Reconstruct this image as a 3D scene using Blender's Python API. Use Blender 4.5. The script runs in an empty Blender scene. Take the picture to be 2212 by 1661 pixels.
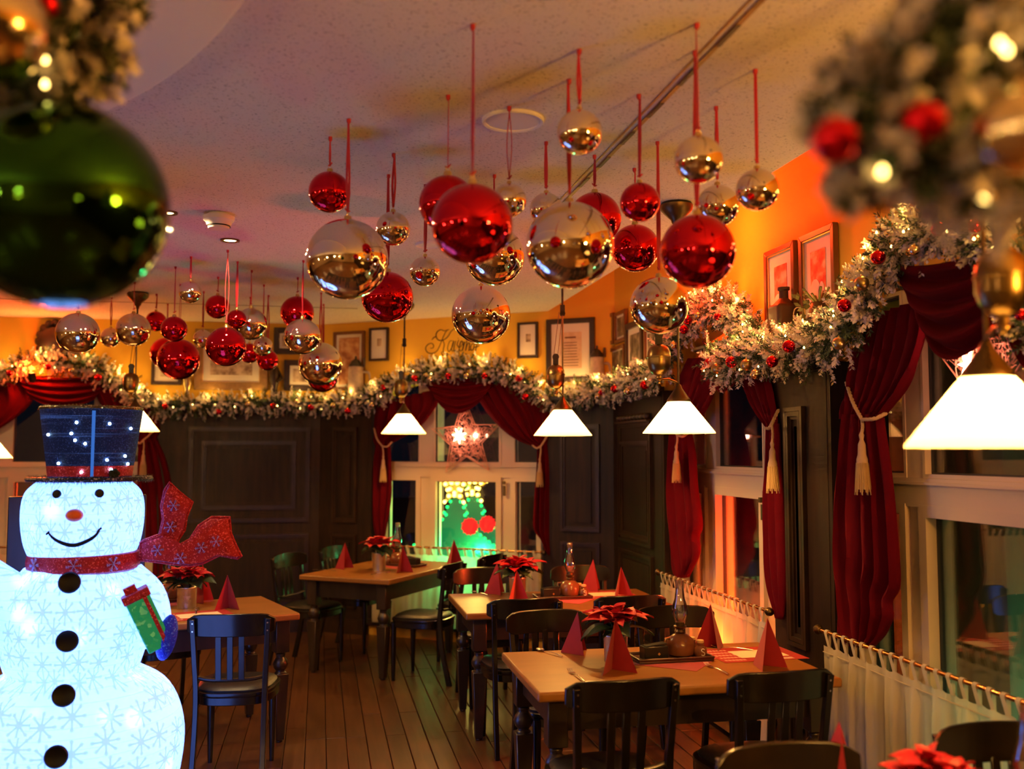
import bpy, bmesh, math, random
import numpy as np
from mathutils import Vector, Matrix

random.seed(7)
rng = np.random.default_rng(7)
SC = bpy.context.scene
COL = SC.collection
PI = math.pi

# ------------------------------------------------------------------ camera
IMG_W, IMG_H = 2212.0, 1661.0
FPX = 2100.0
CX, CY = IMG_W / 2, IMG_H / 2
EYE = 1.70
PITCH = math.atan((975.0 - CY) / FPX)
YAW = math.atan((CX - 692.0) / (FPX / math.cos(PITCH)))
FW = np.array([math.sin(YAW) * math.cos(PITCH), math.cos(YAW) * math.cos(PITCH), math.sin(PITCH)])
RT = np.array([math.cos(YAW), -math.sin(YAW), 0.0])
UP = np.cross(RT, FW)
CAMP = np.array([0.0, 0.0, EYE])
cam_d = bpy.data.cameras.new('camera')
cam = bpy.data.objects.new('camera', cam_d)
COL.objects.link(cam)
cam.location = CAMP
cam.rotation_euler = (PI / 2 + PITCH, 0, -YAW)
cam_d.sensor_width = 36.0
cam_d.lens = 36.0 * FPX / IMG_W
cam_d.clip_start = 0.05
cam_d.clip_end = 200
cam_d.dof.use_dof = True
cam_d.dof.focus_distance = 4.9
cam_d.dof.aperture_fstop = 1.6
SC.camera = cam
SC.view_settings.view_transform = 'Standard'
SC.view_settings.look = 'None'
SC.view_settings.gamma = 1.0
SC.view_settings.use_curve_mapping = False
SC.view_settings.exposure = 0.0
SC.cycles.max_bounces = 6
SC.cycles.diffuse_bounces = 3
SC.cycles.glossy_bounces = 4
SC.cycles.transmission_bounces = 4
SC.cycles.transparent_max_bounces = 10
SC.cycles.use_adaptive_sampling = True
SC.cycles.adaptive_threshold = 0.09
SC.cycles.adaptive_min_samples = 16
SC.cycles.sample_clamp_indirect = 6.0
SC.cycles.caustics_reflective = False
SC.cycles.caustics_refractive = False

# ------------------------------------------------------------------ night sky
world = bpy.data.worlds.new('night')
SC.world = world
world.use_nodes = True
world.node_tree.nodes['Background'].inputs[0].default_value = (0.02, 0.028, 0.05, 1)
world.node_tree.nodes['Background'].inputs[1].default_value = 0.12

# light levels of the lamps, seen and added (watts / emission)
L_BULB = 70.0
L_ROOM = 240.0
L_FAIRY = 1.5
L_RED = 120.0
L_SNOW = 1.0

def ray(x, y):
    d = FW * FPX + RT * (x - CX) - UP * (y - CY)
    return d / np.linalg.norm(d)
def on_z(x, y, z):
    d = ray(x, y); return CAMP + d * ((z - EYE) / d[2])
def on_y(x, y, Y):
    d = ray(x, y); return CAMP + d * (Y / d[1])
def at_depth(x, y, D):
    d = ray(x, y); return CAMP + d * (D / (d @ FW))
def depth_of(P):
    return float((np.array(P, float) - CAMP) @ FW)

# ------------------------------------------------------------------ materials
MATS = {}
def nodes_of(name):
    m = bpy.data.materials.new(name); m.use_nodes = True
    MATS[name] = m
    nt = m.node_tree
    return m, nt, nt.nodes['Principled BSDF'], nt.nodes['Material Output']
def setp(b, **k):
    for n, v in k.items():
        b.inputs[n.replace('_', ' ')].default_value = v
def c4(c): return (c[0], c[1], c[2], 1.0)
def mat(name, col, rough=0.5, metal=0.0, var=0.0, vscale=8.0, bump=0.0, bscale=60.0, sheen=0.0, coat=0.0, emis=None, estr=0.0, spec=None, stretch=None):
    m, nt, b, out = nodes_of(name)
    setp(b, Base_Color=c4(col), Roughness=rough, Metallic=metal)
    if sheen: b.inputs['Sheen Weight'].default_value = sheen; b.inputs['Sheen Roughness'].default_value = 0.4
    if coat: b.inputs['Coat Weight'].default_value = coat; b.inputs['Coat Roughness'].default_value = 0.12
    if spec is not None: b.inputs['Specular IOR Level'].default_value = spec
    if emis is not None:
        b.inputs['Emission Color'].default_value = c4(emis); b.inputs['Emission Strength'].default_value = estr
    N, Lk = nt.nodes, nt.links
    tc = None
    def coords():
        nonlocal tc
        if tc is None:
            t = N.new('ShaderNodeTexCoord'); mp = N.new('ShaderNodeMapping')
            if stretch: mp.inputs['Scale'].default_value = stretch
            Lk.new(t.outputs['Object'], mp.inputs['Vector']); tc = mp.outputs['Vector']
        return tc
    if var:
        no = N.new('ShaderNodeTexNoise'); no.inputs['Scale'].default_value = vscale; no.inputs['Detail'].default_value = 6
        Lk.new(coords(), no.inputs['Vector'])
        mx = N.new('ShaderNodeMix'); mx.data_type = 'RGBA'
        mx.inputs['A'].default_value = c4([max(0, v * (1 - var)) for v in col]); mx.inputs['B'].default_value = c4([min(1, v * (1 + var)) for v in col])
        Lk.new(no.outputs['Fac'], mx.inputs['Factor']); Lk.new(mx.outputs['Result'], b.inputs['Base Color'])
    if bump:
        n2 = N.new('ShaderNodeTexNoise'); n2.inputs['Scale'].default_value = bscale; n2.inputs['Detail'].default_value = 5
        Lk.new(coords(), n2.inputs['Vector'])
        bp = N.new('ShaderNodeBump'); bp.inputs['Strength'].default_value = bump; bp.inputs['Distance'].default_value = 0.01
        Lk.new(n2.outputs['Fac'], bp.inputs['Height']); Lk.new(bp.outputs['Normal'], b.inputs['Normal'])
    return m
def wood(name, c1, c2, rough, scale=3.0, stretch=(1, 8, 8), coat=0.0, bump=0.1, spec=None):
    m, nt, b, out = nodes_of(name)
    N, Lk = nt.nodes, nt.links
    t = N.new('ShaderNodeTexCoord'); mp = N.new('ShaderNodeMapping'); mp.inputs['Scale'].default_value = stretch
    oi = N.new('ShaderNodeObjectInfo')
    ad = N.new('ShaderNodeVectorMath'); ad.operation = 'ADD'
    sc = N.new('ShaderNodeVectorMath'); sc.operation = 'SCALE'; sc.inputs['Scale'].default_value = 17.0
    cb = N.new('ShaderNodeCombineXYZ')
    for i in range(3): Lk.new(oi.outputs['Random'], cb.inputs[i])
    Lk.new(cb.outputs[0], sc.inputs[0]); Lk.new(t.outputs['Object'], ad.inputs[0]); Lk.new(sc.outputs[0], ad.inputs[1])
    Lk.new(ad.outputs[0], mp.inputs['Vector'])
    no = N.new('ShaderNodeTexNoise'); no.inputs['Scale'].default_value = scale; no.inputs['Detail'].default_value = 8; no.inputs['Distortion'].default_value = 0.6
    Lk.new(mp.outputs[0], no.inputs['Vector'])
    cr = N.new('ShaderNodeValToRGB'); cr.color_ramp.elements[0].position = 0.3; cr.color_ramp.elements[1].position = 0.72
    cr.color_ramp.elements[0].color = c4(c1); cr.color_ramp.elements[1].color = c4(c2)
    Lk.new(no.outputs['Fac'], cr.inputs[0])
    hv = N.new('ShaderNodeHueSaturation'); mr = N.new('ShaderNodeMapRange'); mr.inputs['To Min'].default_value = 0.8; mr.inputs['To Max'].default_value = 1.2
    Lk.new(oi.outputs['Random'], mr.inputs['Value']); Lk.new(mr.outputs[0], hv.inputs['Value']); Lk.new(cr.outputs[0], hv.inputs['Color'])
    Lk.new(hv.outputs[0], b.inputs['Base Color'])
    setp(b, Roughness=rough)
    if spec is not None: b.inputs['Specular IOR Level'].default_value = spec
    if coat: b.inputs['Coat Weight'].default_value = coat; b.inputs['Coat Roughness'].default_value = 0.15
    if bump:
        bp = N.new('ShaderNodeBump'); bp.inputs['Strength'].default_value = bump; bp.inputs['Distance'].default_value = 0.004
        Lk.new(no.outputs['Fac'], bp.inputs['Height']); Lk.new(bp.outputs['Normal'], b.inputs['Normal'])
    return m
def thin_glass(name, tint=(1, 1, 1), refl=0.1, rough=0.0):
    m, nt, b, out = nodes_of(name)
    N, Lk = nt.nodes, nt.links
    N.remove(b)
    tr = N.new('ShaderNodeBsdfTransparent'); tr.inputs[0].default_value = c4(tint)
    gl = N.new('ShaderNodeBsdfGlossy'); gl.inputs['Roughness'].default_value = rough
    lw = N.new('ShaderNodeLayerWeight'); lw.inputs[0].default_value = 0.35
    mr = N.new('ShaderNodeMapRange'); mr.inputs['To Min'].default_value = refl; mr.inputs['To Max'].default_value = 0.75
    Lk.new(lw.outputs['Fresnel'], mr.inputs['Value'])
    mx = N.new('ShaderNodeMixShader')
    Lk.new(mr.outputs[0], mx.inputs[0]); Lk.new(tr.outputs[0], mx.inputs[1]); Lk.new(gl.outputs[0], mx.inputs[2])
    Lk.new(mx.outputs[0], out.inputs[0])
    return m
def cloth_trans(name, col, tcol, fac, bump=0.15, bscale=300.0):
    m, nt, b, out = nodes_of(name)
    N, Lk = nt.nodes, nt.links
    setp(b, Base_Color=c4(col), Roughness=0.9)
    tl = N.new('ShaderNodeBsdfTranslucent'); tl.inputs[0].default_value = c4(tcol)
    mx = N.new('ShaderNodeMixShader'); mx.inputs[0].default_value = fac
    Lk.new(b.outputs[0], mx.inputs[1]); Lk.new(tl.outputs[0], mx.inputs[2]); Lk.new(mx.outputs[0], out.inputs[0])
    return m
def emit(name, col, strength):
    m, nt, b, out = nodes_of(name)
    N, Lk = nt.nodes, nt.links
    N.remove(b)
    e = N.new('ShaderNodeEmission'); e.inputs[0].default_value = c4(col); e.inputs[1].default_value = strength
    Lk.new(e.outputs[0], out.inputs[0])
    return m

mat('wall_paint', (0.82, 0.46, 0.04), 0.85, var=0.06, vscale=2.0, bump=0.05, bscale=120)
m_ = mat('ceiling_plaster', (0.74, 0.67, 0.62), 0.9, bump=0.25, bscale=180)
# fine dark speckle of the rough plaster
nt = m_.node_tree; N = nt.nodes; Lk = nt.links; b = N['Principled BSDF']
tcn = N.new('ShaderNodeTexCoord'); vo = N.new('ShaderNodeTexNoise'); vo.inputs['Scale'].default_value = 95; vo.inputs['Detail'].default_value = 3
Lk.new(tcn.outputs['Object'], vo.inputs['Vector'])
cr = N.new('ShaderNodeValToRGB'); cr.color_ramp.elements[0].position = 0.30; cr.color_ramp.elements[1].position = 0.42
cr.color_ramp.elements[0].color = (0.48, 0.43, 0.39, 1); cr.color_ramp.elements[1].color = (0.86, 0.80, 0.74, 1)
Lk.new(vo.outputs['Fac'], cr.inputs[0]); Lk.new(cr.outputs[0], b.inputs['Base Color'])
mat('smooth_plaster', (0.90, 0.85, 0.78), 0.8, var=0.03, vscale=3)
wood('panel_wood', (0.009, 0.0048, 0.003), (0.026, 0.013, 0.0065), 0.5, 2.5, (9, 9, 0.9), bump=0.2, spec=0.22)
wood('moulding_wood', (0.014, 0.007, 0.004), (0.034, 0.017, 0.008), 0.36, 3.0, (6, 6, 2), bump=0.1, spec=0.35)
wood('floor_wood', (0.06, 0.023, 0.009), (0.115, 0.05, 0.019), 0.30, 2.2, (14, 1.0, 1), bump=0.15)
mat('floor_base', (0.02, 0.01, 0.006), 0.8)
wood('table_wood', (0.205, 0.08, 0.012), (0.265, 0.108, 0.02), 0.38, 2.0, (1.2, 7, 7), bump=0.05)
wood('dark_table', (0.014, 0.009, 0.006), (0.035, 0.020, 0.012), 0.30, 3.0, (4, 4, 1), bump=0.1)
wood('chair_wood', (0.004, 0.003, 0.002), (0.009, 0.006, 0.004), 0.24, 3.0, (3, 3, 1), bump=0.05, coat=0.2, spec=0.4)
mat('seat_leather', (0.012, 0.011, 0.010), 0.38, bump=0.2, bscale=120)
mat('velvet', (0.09, 0.0012, 0.005), 0.9, var=0.25, vscale=5, sheen=0.05, spec=0.08)
MATS['velvet'].node_tree.nodes['Principled BSDF'].inputs['Sheen Tint'].default_value = (0.9, 0.1, 0.12, 1)
mat('cream_paint', (0.60, 0.48, 0.34), 0.45, var=0.04, vscale=6)
mat('window_seal', (0.03, 0.025, 0.02), 0.6)
cloth_trans('cafe_cloth', (0.70, 0.62, 0.48), (0.75, 0.62, 0.42), 0.42)
mat('rope', (0.50, 0.34, 0.19), 0.85, bump=0.5, bscale=260)
mat('fringe', (0.48, 0.32, 0.13), 0.85, bump=0.8, bscale=200, stretch=(1, 1, 0.08))
mat('brass', (0.26, 0.165, 0.055), 0.3, 1.0)
mat('dark_brass', (0.13, 0.085, 0.04), 0.38, 1.0)
mat('copper_rod', (0.60, 0.30, 0.12), 0.25, 1.0)
mat('iron', (0.03, 0.025, 0.02), 0.5, 0.6)
mat('gold_ball', (1.0, 0.86, 0.62), 0.035, 1.0)
mat('red_ball', (0.78, 0.016, 0.03), 0.05, 1.0)
mat('red_satin', (0.72, 0.012, 0.025), 0.28, 1.0)
mat('green_ball', (0.03, 0.105, 0.012), 0.06, 1.0)
mat('olive_ball', (0.42, 0.32, 0.14), 0.3, 1.0)
mat('gold_satin', (0.90, 0.72, 0.40), 0.16, 1.0)
mat('gold_cap', (0.85, 0.62, 0.22), 0.32, 1.0)
mat('ribbon_red', (0.45, 0.006, 0.025), 0.55, sheen=0.3)
mat('needle_green', (0.045, 0.075, 0.028), 0.75)
mat('needle_frost', (0.80, 0.72, 0.64), 0.9)
mat('wire_dark', (0.02, 0.03, 0.015), 0.6)
emit('warm_led', (1.0, 0.62, 0.15), 14.0)
emit('blue_led', (0.45, 0.75, 1.0), 25.0)
mat('paper_white', (0.78, 0.72, 0.64), 0.8)
mat('frame_dark', (0.035, 0.018, 0.010), 0.35)
mat('frame_gilt', (0.38, 0.22, 0.07), 0.4, 0.6, var=0.4, vscale=30)
mat('frame_brown', (0.17, 0.065, 0.022), 0.35)
mat('gilt_line', (0.85, 0.60, 0.22), 0.3, 1.0)
mat('napkin_red', (0.33, 0.008, 0.018), 0.8, var=0.12, vscale=30, sheen=0.2)
mat('mat_red', (0.36, 0.02, 0.015), 0.8)
mat('paper_cream', (0.80, 0.66, 0.42), 0.75)
mat('bract', (0.42, 0.004, 0.014), 0.5, var=0.2, vscale=20)
mat('leaf_green', (0.025, 0.05, 0.018), 0.5, var=0.3, vscale=20)
mat('tin', (0.62, 0.58, 0.54), 0.36, 1.0, var=0.2, vscale=20, bump=0.35, bscale=45)
mat('soil', (0.02, 0.012, 0.008), 0.9)
mat('tray_wood', (0.05, 0.014, 0.008), 0.35)
mat('black_card', (0.008, 0.008, 0.008), 0.32)
mat('stoneware', (0.16, 0.055, 0.022), 0.22, var=0.3, vscale=14)
mat('cork', (0.60, 0.40, 0.20), 0.8)
mat('steel', (0.75, 0.72, 0.68), 0.16, 1.0)
mat('white_print', (0.85, 0.80, 0.70), 0.7)
mat('pink_print', (0.62, 0.30, 0.24), 0.7)
mat('white_plastic', (0.76, 0.70, 0.60), 0.5)
mat('black_slot', (0.004, 0.004, 0.004), 0.6)
mat('lettering_paint', (0.035, 0.022, 0.012), 0.8)
mat('stein_clay', (0.50, 0.38, 0.30), 0.45, var=0.45, vscale=22, bump=0.6, bscale=40)
mat('pewter', (0.10, 0.095, 0.09), 0.35, 0.8)
mat('jug_brown', (0.07, 0.032, 0.016), 0.4)
mat('carving', (0.035, 0.016, 0.008), 0.4)
mat('plant_dry', (0.16, 0.14, 0.04), 0.8)
thin_glass('pane_glass', (0.93, 0.95, 0.93), 0.06)
thin_glass('chimney_glass', (0.93, 0.93, 0.93), 0.14)
thin_glass('vase_glass', (0.85, 0.87, 0.80), 0.15)
cloth_trans('lamp_glass', (0.92, 0.88, 0.68), (1.0, 0.95, 0.70), 0.6)
emit('opal_glass', (1.0, 0.66, 0.30), 14.0)
emit('bulb', (1.0, 0.62, 0.26), 30.0)
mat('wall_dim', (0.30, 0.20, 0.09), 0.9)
mat('pavement', (0.16, 0.13, 0.11), 0.85, var=0.4, vscale=5)
mat('facade', (0.30, 0.27, 0.23), 0.9, var=0.25, vscale=2)
mat('column_paint', (0.42, 0.50, 0.38), 0.8)
mat('hedge', (0.012, 0.018, 0.008), 0.9)
mat('bench_wood', (0.02, 0.014, 0.012), 0.6)
emit('red_neon', (1.0, 0.07, 0.01), 30.0)
emit('orange_neon', (1.0, 0.16, 0.012), 30.0)
emit('street_globe', (1.0, 0.95, 0.75), 9.0)
emit('green_led', (0.008, 1.0, 0.14), 4.5)
emit('gold_led', (1.0, 0.62, 0.10), 12.0)
emit('crimson_led', (1.0, 0.015, 0.012), 2.2)
mat('tinsel_green', (0.003, 0.05, 0.02), 0.5, emis=(0.0, 0.22, 0.08), estr=0.7)
mat('straw', (0.75, 0.36, 0.25), 0.5, 0.3)
emit('star_core', (1.0, 0.50, 0.30), 40.0)

# ------------------------------------------------------------------ mesh builder
class MB:
    def __init__(self): self.v = []; self.f = []; self.mi = []; self.uv = {}
    def add(self, vs, fs, mi=0):
        o = len(self.v); self.v += [tuple(float(a) for a in p) for p in vs]
        self.f += [tuple(i + o for i in q) for q in fs]; self.mi += [mi] * len(fs)
        return self
    def box(self, c, s, rz=0.0, mi=0, rx=0.0, ry=0.0, taper=1.0):
        hx, hy, hz = s[0] / 2, s[1] / 2, s[2] / 2
        M = Matrix.Rotation(rz, 3, 'Z') @ Matrix.Rotation(ry, 3, 'Y') @ Matrix.Rotation(rx, 3, 'X')
        vs = []
        for z in (-1, 1):
            k = taper if z < 0 else 1.0
            for x, y in ((-1, -1), (1, -1), (1, 1), (-1, 1)):
                vs.append(Vector(c) + M @ Vector((x * hx * k, y * hy * k, z * hz)))
        return self.add(vs, [(3, 2, 1, 0), (4, 5, 6, 7), (0, 1, 5, 4), (1, 2, 6, 5), (2, 3, 7, 6), (3, 0, 4, 7)], mi)
    def lathe(self, prof, n=24, c=(0, 0, 0), mi=0, cap=True, sx=1.0, sy=1.0, axis=None):
        vs, fs = [], []
        M = None
        if axis is not None: M = Vector((0, 0, 1)).rotation_difference(Vector(axis)).to_matrix()
        for r, z in prof:
            for k in range(n):
                a = 2 * PI * k / n
                p = Vector((r * math.cos(a) * sx, r * math.sin(a) * sy, z))
                if M: p = M @ p
                vs.append(p + Vector(c))
        for i in range(len(prof) - 1):
            for k in range(n):
                fs.append((i * n + k, i * n + (k + 1) % n, (i + 1) * n + (k + 1) % n, (i + 1) * n + k))
        if cap:
            if prof[0][0] > 1e-5: fs.append(tuple(reversed(range(n))))
            if prof[-1][0] > 1e-5: fs.append(tuple(range((len(prof) - 1) * n, len(prof) * n)))
        return self.add(vs, fs, mi)
    def ball(self, c, r, n=24, m=14, mi=0, sz=1.0):
        prof = [(max(r * math.sin(PI * i / m), 1e-6), -r * sz * math.cos(PI * i / m)) for i in range(m + 1)]
        return self.lathe(prof, n, c, mi, cap=False)
    def tube(self, pts, r, n=8, mi=0, cap=True, flat=1.0, closed=False):
        P = [Vector(p) for p in pts]
        if len(P) < 2: return self
        R = r if hasattr(r, '__len__') else [r] * len(P)
        vs, fs = [], []
        up = Vector((0, 0, 1))
        for i, p in enumerate(P):
            if closed: d = P[(i + 1) % len(P)] - P[i - 1]
            else: d = P[min(i + 1, len(P) - 1)] - P[max(i - 1, 0)]
            if d.length < 1e-9: d = Vector((0, 0, 1))
            d.normalize()
            if i == 0:
                ref = up if abs(d.dot(up)) < 0.95 else Vector((1, 0, 0))
                a = d.cross(ref).normalized()
            else:
                a = (a - d * a.dot(d))
                if a.length < 1e-6: a = d.cross(Vector((1, 0.3, 0)))
                a.normalize()
            bb = d.cross(a)
            for k in range(n):
                t = 2 * PI * k / n
                vs.append(p + a * (R[i] * math.cos(t)) + bb * (R[i] * flat * math.sin(t)))
        L = len(P)
        for i in range(L if closed else L - 1):
            j = (i + 1) % L
            for k in range(n):
                fs.append((i * n + k, i * n + (k + 1) % n, j * n + (k + 1) % n, j * n + k))
        if cap and not closed: fs += [tuple(reversed(range(n))), tuple(range((L - 1) * n, L * n))]
        return self.add(vs, fs, mi)
    def prism(self, poly, d0, d1, fn, mi=0):
        n = len(poly)
        vs = [fn(a, b_, d0) for a, b_ in poly] + [fn(a, b_, d1) for a, b_ in poly]
        fs = [tuple(range(n)), tuple(reversed(range(n, 2 * n)))] + [(i, i + n, (i + 1) % n + n, (i + 1) % n) for i in range(n)]
        return self.add(vs, fs, mi)
    def grid(self, rows, mi=0):
        h, w = len(rows), len(rows[0])
        vs = [p for r_ in rows for p in r_]
        fs = [(i * w + j, i * w + j + 1, (i + 1) * w + j + 1, (i + 1) * w + j) for i in range(h - 1) for j in range(w - 1)]
        return self.add(vs, fs, mi)
    def mesh(self, name, mats, angle=38):
        me = bpy.data.meshes.new(name)
        me.from_pydata(self.v, [], self.f)
        bm = bmesh.new(); bm.from_mesh(me)
        bmesh.ops.recalc_face_normals(bm, faces=bm.faces); bm.to_mesh(me); bm.free()
        mats = mats if isinstance(mats, (list, tuple)) else [mats]
        for k in mats: me.materials.append(MATS[k])
        if len(mats) > 1: me.polygons.foreach_set('material_index', self.mi)
        me.polygons.foreach_set('use_smooth', [True] * len(me.polygons))
        me.set_sharp_from_angle(angle=math.radians(angle))
        me.update()
        return me
    def build(self, name, mats, parent=None, loc=None, rot=None, angle=38, label=None, world=False):
        o = bpy.data.objects.new(name, self.mesh(name, mats, angle))
        COL.objects.link(o)
        link(o, parent, loc, rot, world)
        if label: o['label'] = label
        return o
def link(o, parent, loc=None, rot=None, world=False):
    if loc is not None: o.location = loc
    if rot is not None: o.rotation_euler = rot if hasattr(rot, '__len__') else (0, 0, rot)
    if parent is not None:
        o.parent = parent
        if world: o.matrix_parent_inverse = world_matrix(parent).inverted()
def world_matrix(o):
    M = o.matrix_basis.copy()
    if o.parent: M = world_matrix(o.parent) @ o.matrix_parent_inverse @ M
    return M
def tag(o, label, cat, group=None, kind=None):
    o['label'] = label; o['category'] = cat
    if group: o['group'] = group
    if kind: o['kind'] = kind
    return o
def thing(name, label, cat, loc=(0, 0, 0), rz=0.0, group=None):
    o = bpy.data.objects.new(name, None); COL.objects.link(o)
    o.empty_display_size = 0.1
    o.location = loc; o.rotation_euler = (0, 0, rz)
    return tag(o, label, cat, group)
def struct(o, label=None):
    o['kind'] = 'structure'
    if label: o['label'] = label
    return o
def dup(root, loc, rz, label, group=None, name=None):
    def cp(o, par):
        c = o.copy(); COL.objects.link(c)
        if par: c.parent = par; c.matrix_parent_inverse = o.matrix_parent_inverse.copy()
        for ch in o.children: cp(ch, c)
        return c
    r = cp(root, None)
    r.location = loc; r.rotation_euler = (0, 0, rz); r['label'] = label
    if group: r['group'] = group
    return r
def solidify(o, t):
    md = o.modifiers.new('thickness', 'SOLIDIFY'); md.thickness = t; md.offset = 0
    return o
def bevel(o, w, seg=2):
    md = o.modifiers.new('soft_edge', 'BEVEL'); md.width = w; md.segments = seg; md.limit_method = 'ANGLE'; md.angle_limit = math.radians(50)
    return o
def lamp(name, kind, loc, col, power, radius=0.03, parent=None):
    d = bpy.data.lights.new(name, kind); d.color = col; d.energy = power; d.shadow_soft_size = radius
    o = bpy.data.objects.new(name, d); COL.objects.link(o)
    if parent is not None: o.parent = parent
    o.location = loc
    return o
def spline(pts, n):
    P = [np.array(p, float) for p in pts]
    P = [2 * P[0] - P[1]] + P + [2 * P[-1] - P[-2]]
    seg = len(P) - 3; out = []
    for k in range(n):
        t = k / (n - 1) * seg; i = min(int(t), seg - 1); u = t - i
        a, b_, c, d = P[i:i + 4]
        out.append(0.5 * (2 * b_ + (c - a) * u + (2 * a - 5 * b_ + 4 * c - d) * u * u + (3 * b_ - a - 3 * c + d) * u ** 3))
    return out
def ordinal(i): return ['first', 'second', 'third', 'fourth', 'fifth', 'sixth', 'seventh', 'eighth', 'ninth', 'tenth', 'eleventh', 'twelfth', 'thirteenth', 'fourteenth', 'fifteenth', 'sixteenth', 'seventeenth', 'eighteenth'][i]

# ------------------------------------------------------------------ wall frames: s along the wall, d outward, z up
class WF:
    def __init__(self, O, t):
        self.O = np.array([O[0], O[1], 0.0]); t = np.array([t[0], t[1], 0.0]); self.t = t / np.linalg.norm(t)
        self.n = np.array([-self.t[1], self.t[0], 0.0]); self.rz = math.atan2(self.t[1], self.t[0])
    def pt(self, s, z, d=0.0): return self.O + self.t * s + self.n * d + np.array([0, 0, z])
    def sz(self, x, y, d=0.0):
        r_ = ray(x, y); P = CAMP + r_ * (((self.O + self.n * d - CAMP) @ self.n) / (r_ @ self.n))
        return float((P - self.O) @ self.t), float(P[2])
WA = WF((0, 9.57), (1, 0)); WB = WF((1.12, 8.815), (0.829, -0.559)); WR = WF((2.45, 0), (0, -1))
CEIL = 2.93
SHELF = 2.14

# ================================================================== THE SETTING
# floor: dark base with separate boards running towards the back wall
fl = struct(MB().box((-2.5, 3.2, -0.06), (10.6, 13.6, 0.08)).build('floor', 'floor_base'), 'brown board floor of the dining room')
BW = 0.118
plank_mesh = {}
def plank(x, y0, y1):
    L = round((y1 - y0) * 4) / 4.0 or 0.25
    if L not in plank_mesh:
        m = MB(); w = BW - 0.004; h = 0.02; c = 0.003; l = L - 0.004
        m.add([(-w/2, -l/2, -h), (w/2, -l/2, -h), (w/2, l/2, -h), (-w/2, l/2, -h), (-w/2, -l/2, -c), (w/2, -l/2, -c), (w/2, l/2, -c), (-w/2, l/2, -c),
               (-w/2+c, -l/2+c, 0), (w/2-c, -l/2+c, 0), (w/2-c, l/2-c, 0), (-w/2+c, l/2-c, 0)],
              [(0, 1, 5, 4), (1, 2, 6, 5), (2, 3, 7, 6), (3, 0, 4, 7), (4, 5, 9, 8), (5, 6, 10, 9), (6, 7, 11, 10), (7, 4, 8, 11), (8, 9, 10, 11)])
        plank_mesh[L] = m.mesh('plank', 'floor_wood', 30)
    o = bpy.data.objects.new('plank', plank_mesh[L]); COL.objects.link(o)
    o.location = (x, y0 + L / 2, random.uniform(-0.0008, 0.0008)); o.parent = fl
    return y0 + L
nrow = 0
x = -2.6
while x < 2.44:
    y = 4.0 - random.choice((0, 0.5, 1.0, 1.5))
    yend = 9.5
    while y < yend:
        L = random.choice((1.5, 1.75, 2.0, 2.25, 2.5))
        if yend - y - L < 0.5: L = max(0.5, math.floor((yend - y) * 4) / 4.0 + 0.25)
        y = plank(x, y, y + L)
    x += BW; nrow += 1
# the boards that the picture never shows: one slab of the same wood
for nm, c, s in (('floor_behind', (0, 0, 0), (0, 0, 0)),):
    pass
m = MB(); m.box((-5.2, 3.2, -0.0105), (5.1, 13.4, 0.02)); m.box((-0.1, -0.6, -0.0105), (5.1, 5.9, 0.02))
o = m.build('plank', 'floor_wood', fl); o['kind'] = 'stuff'

# ceiling: hung plaster ceiling that stops short of the window wall, higher trough beyond it
EDGE = 1.945
m = MB(); m.box(((EDGE - 7.8) / 2, 3.2, CEIL + 0.03), (EDGE + 7.8, 13.6, 0.06))
ce = struct(m.build('ceiling', 'ceiling_plaster'), 'rough plaster ceiling hung with ribbons and baubles')
m = MB(); m.box((2.3, 3.2, 3.33), (1.0, 13.6, 0.06)); m.build('trough', 'wall_paint', ce)
m = MB(); m.box((EDGE - 0.02, 2.4, 3.14), (0.04, 12.0, 0.36)); m.build('trough_side', 'wall_paint', ce)
# large round plaster field, upper left
m = MB(); m.lathe([(3.10, CEIL + 0.005), (3.10, CEIL - 0.022), (3.085, CEIL - 0.03), (0.01, CEIL - 0.03)], 128, (-3.15, 1.62, 0), cap=False)
m.build('round_field', 'smooth_plaster', ce)
# joint line near the back wall and the slotted track
m = MB(); m.box((-3.0, 8.42, CEIL - 0.001), (6.6, 0.008, 0.004)); m.build('joint', 'frame_brown', ce)
MB().box((1.135, 2.6, CEIL - 0.001), (0.008, 4.4, 0.004)).build('track', 'frame_gilt', ce)
MB().box((1.165, 2.6, CEIL - 0.002), (0.016, 4.4, 0.006)).build('track', 'frame_gilt', ce)
for k in range(12):
    MB().box((1.166, 0.7 + k * 0.32, CEIL - 0.006), (0.014, 0.15, 0.003)).build('track_slot', 'frame_dark', ce)

# walls
def wall(name, wf, s0, s1, ops, label, z1=3.3, th=0.30):
    m = MB()
    F = lambda a, z, d: wf.pt(a, z, d)
    cur = s0
    for (a, b, z0, zs, rise) in ops:
        m.prism([(cur, 0), (a, 0), (a, z1), (cur, z1)], 0, th, F)
        if z0 > 0.01: m.prism([(a, 0), (b, 0), (b, z0), (a, z0)], 0, th, F)
        n = 14; c, h = (a + b) / 2, (b - a) / 2
        za = lambda s: zs + rise * math.sqrt(max(0, 1 - ((s - c) / h) ** 2))
        for k in range(n):
            u, v = a + (b - a) * k / n, a + (b - a) * (k + 1) / n
            m.prism([(u, za(u)), (v, za(v)), (v, z1), (u, z1)], 0, th, F)
        cur = b
    m.prism([(cur, 0), (s1, 0), (s1, z1), (cur, z1)], 0, th, F)
    return struct(m.build(name, 'wall_paint'), label)
OPB = (-0.80, 0.985, 0.12, SHELF, 0.24)
OPM = (-6.72, -4.93, 0.12, SHELF, 0.36)
OPN = (-4.37, -2.40, 0.12, SHELF, 0.36)
OPL = (-3.25, -1.45, 0.12, SHELF, 0.26)
wa = wall('wall_back', WA, -7.8, 0.02, [OPL], 'yellow back wall left of the bay, glowing orange')
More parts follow.
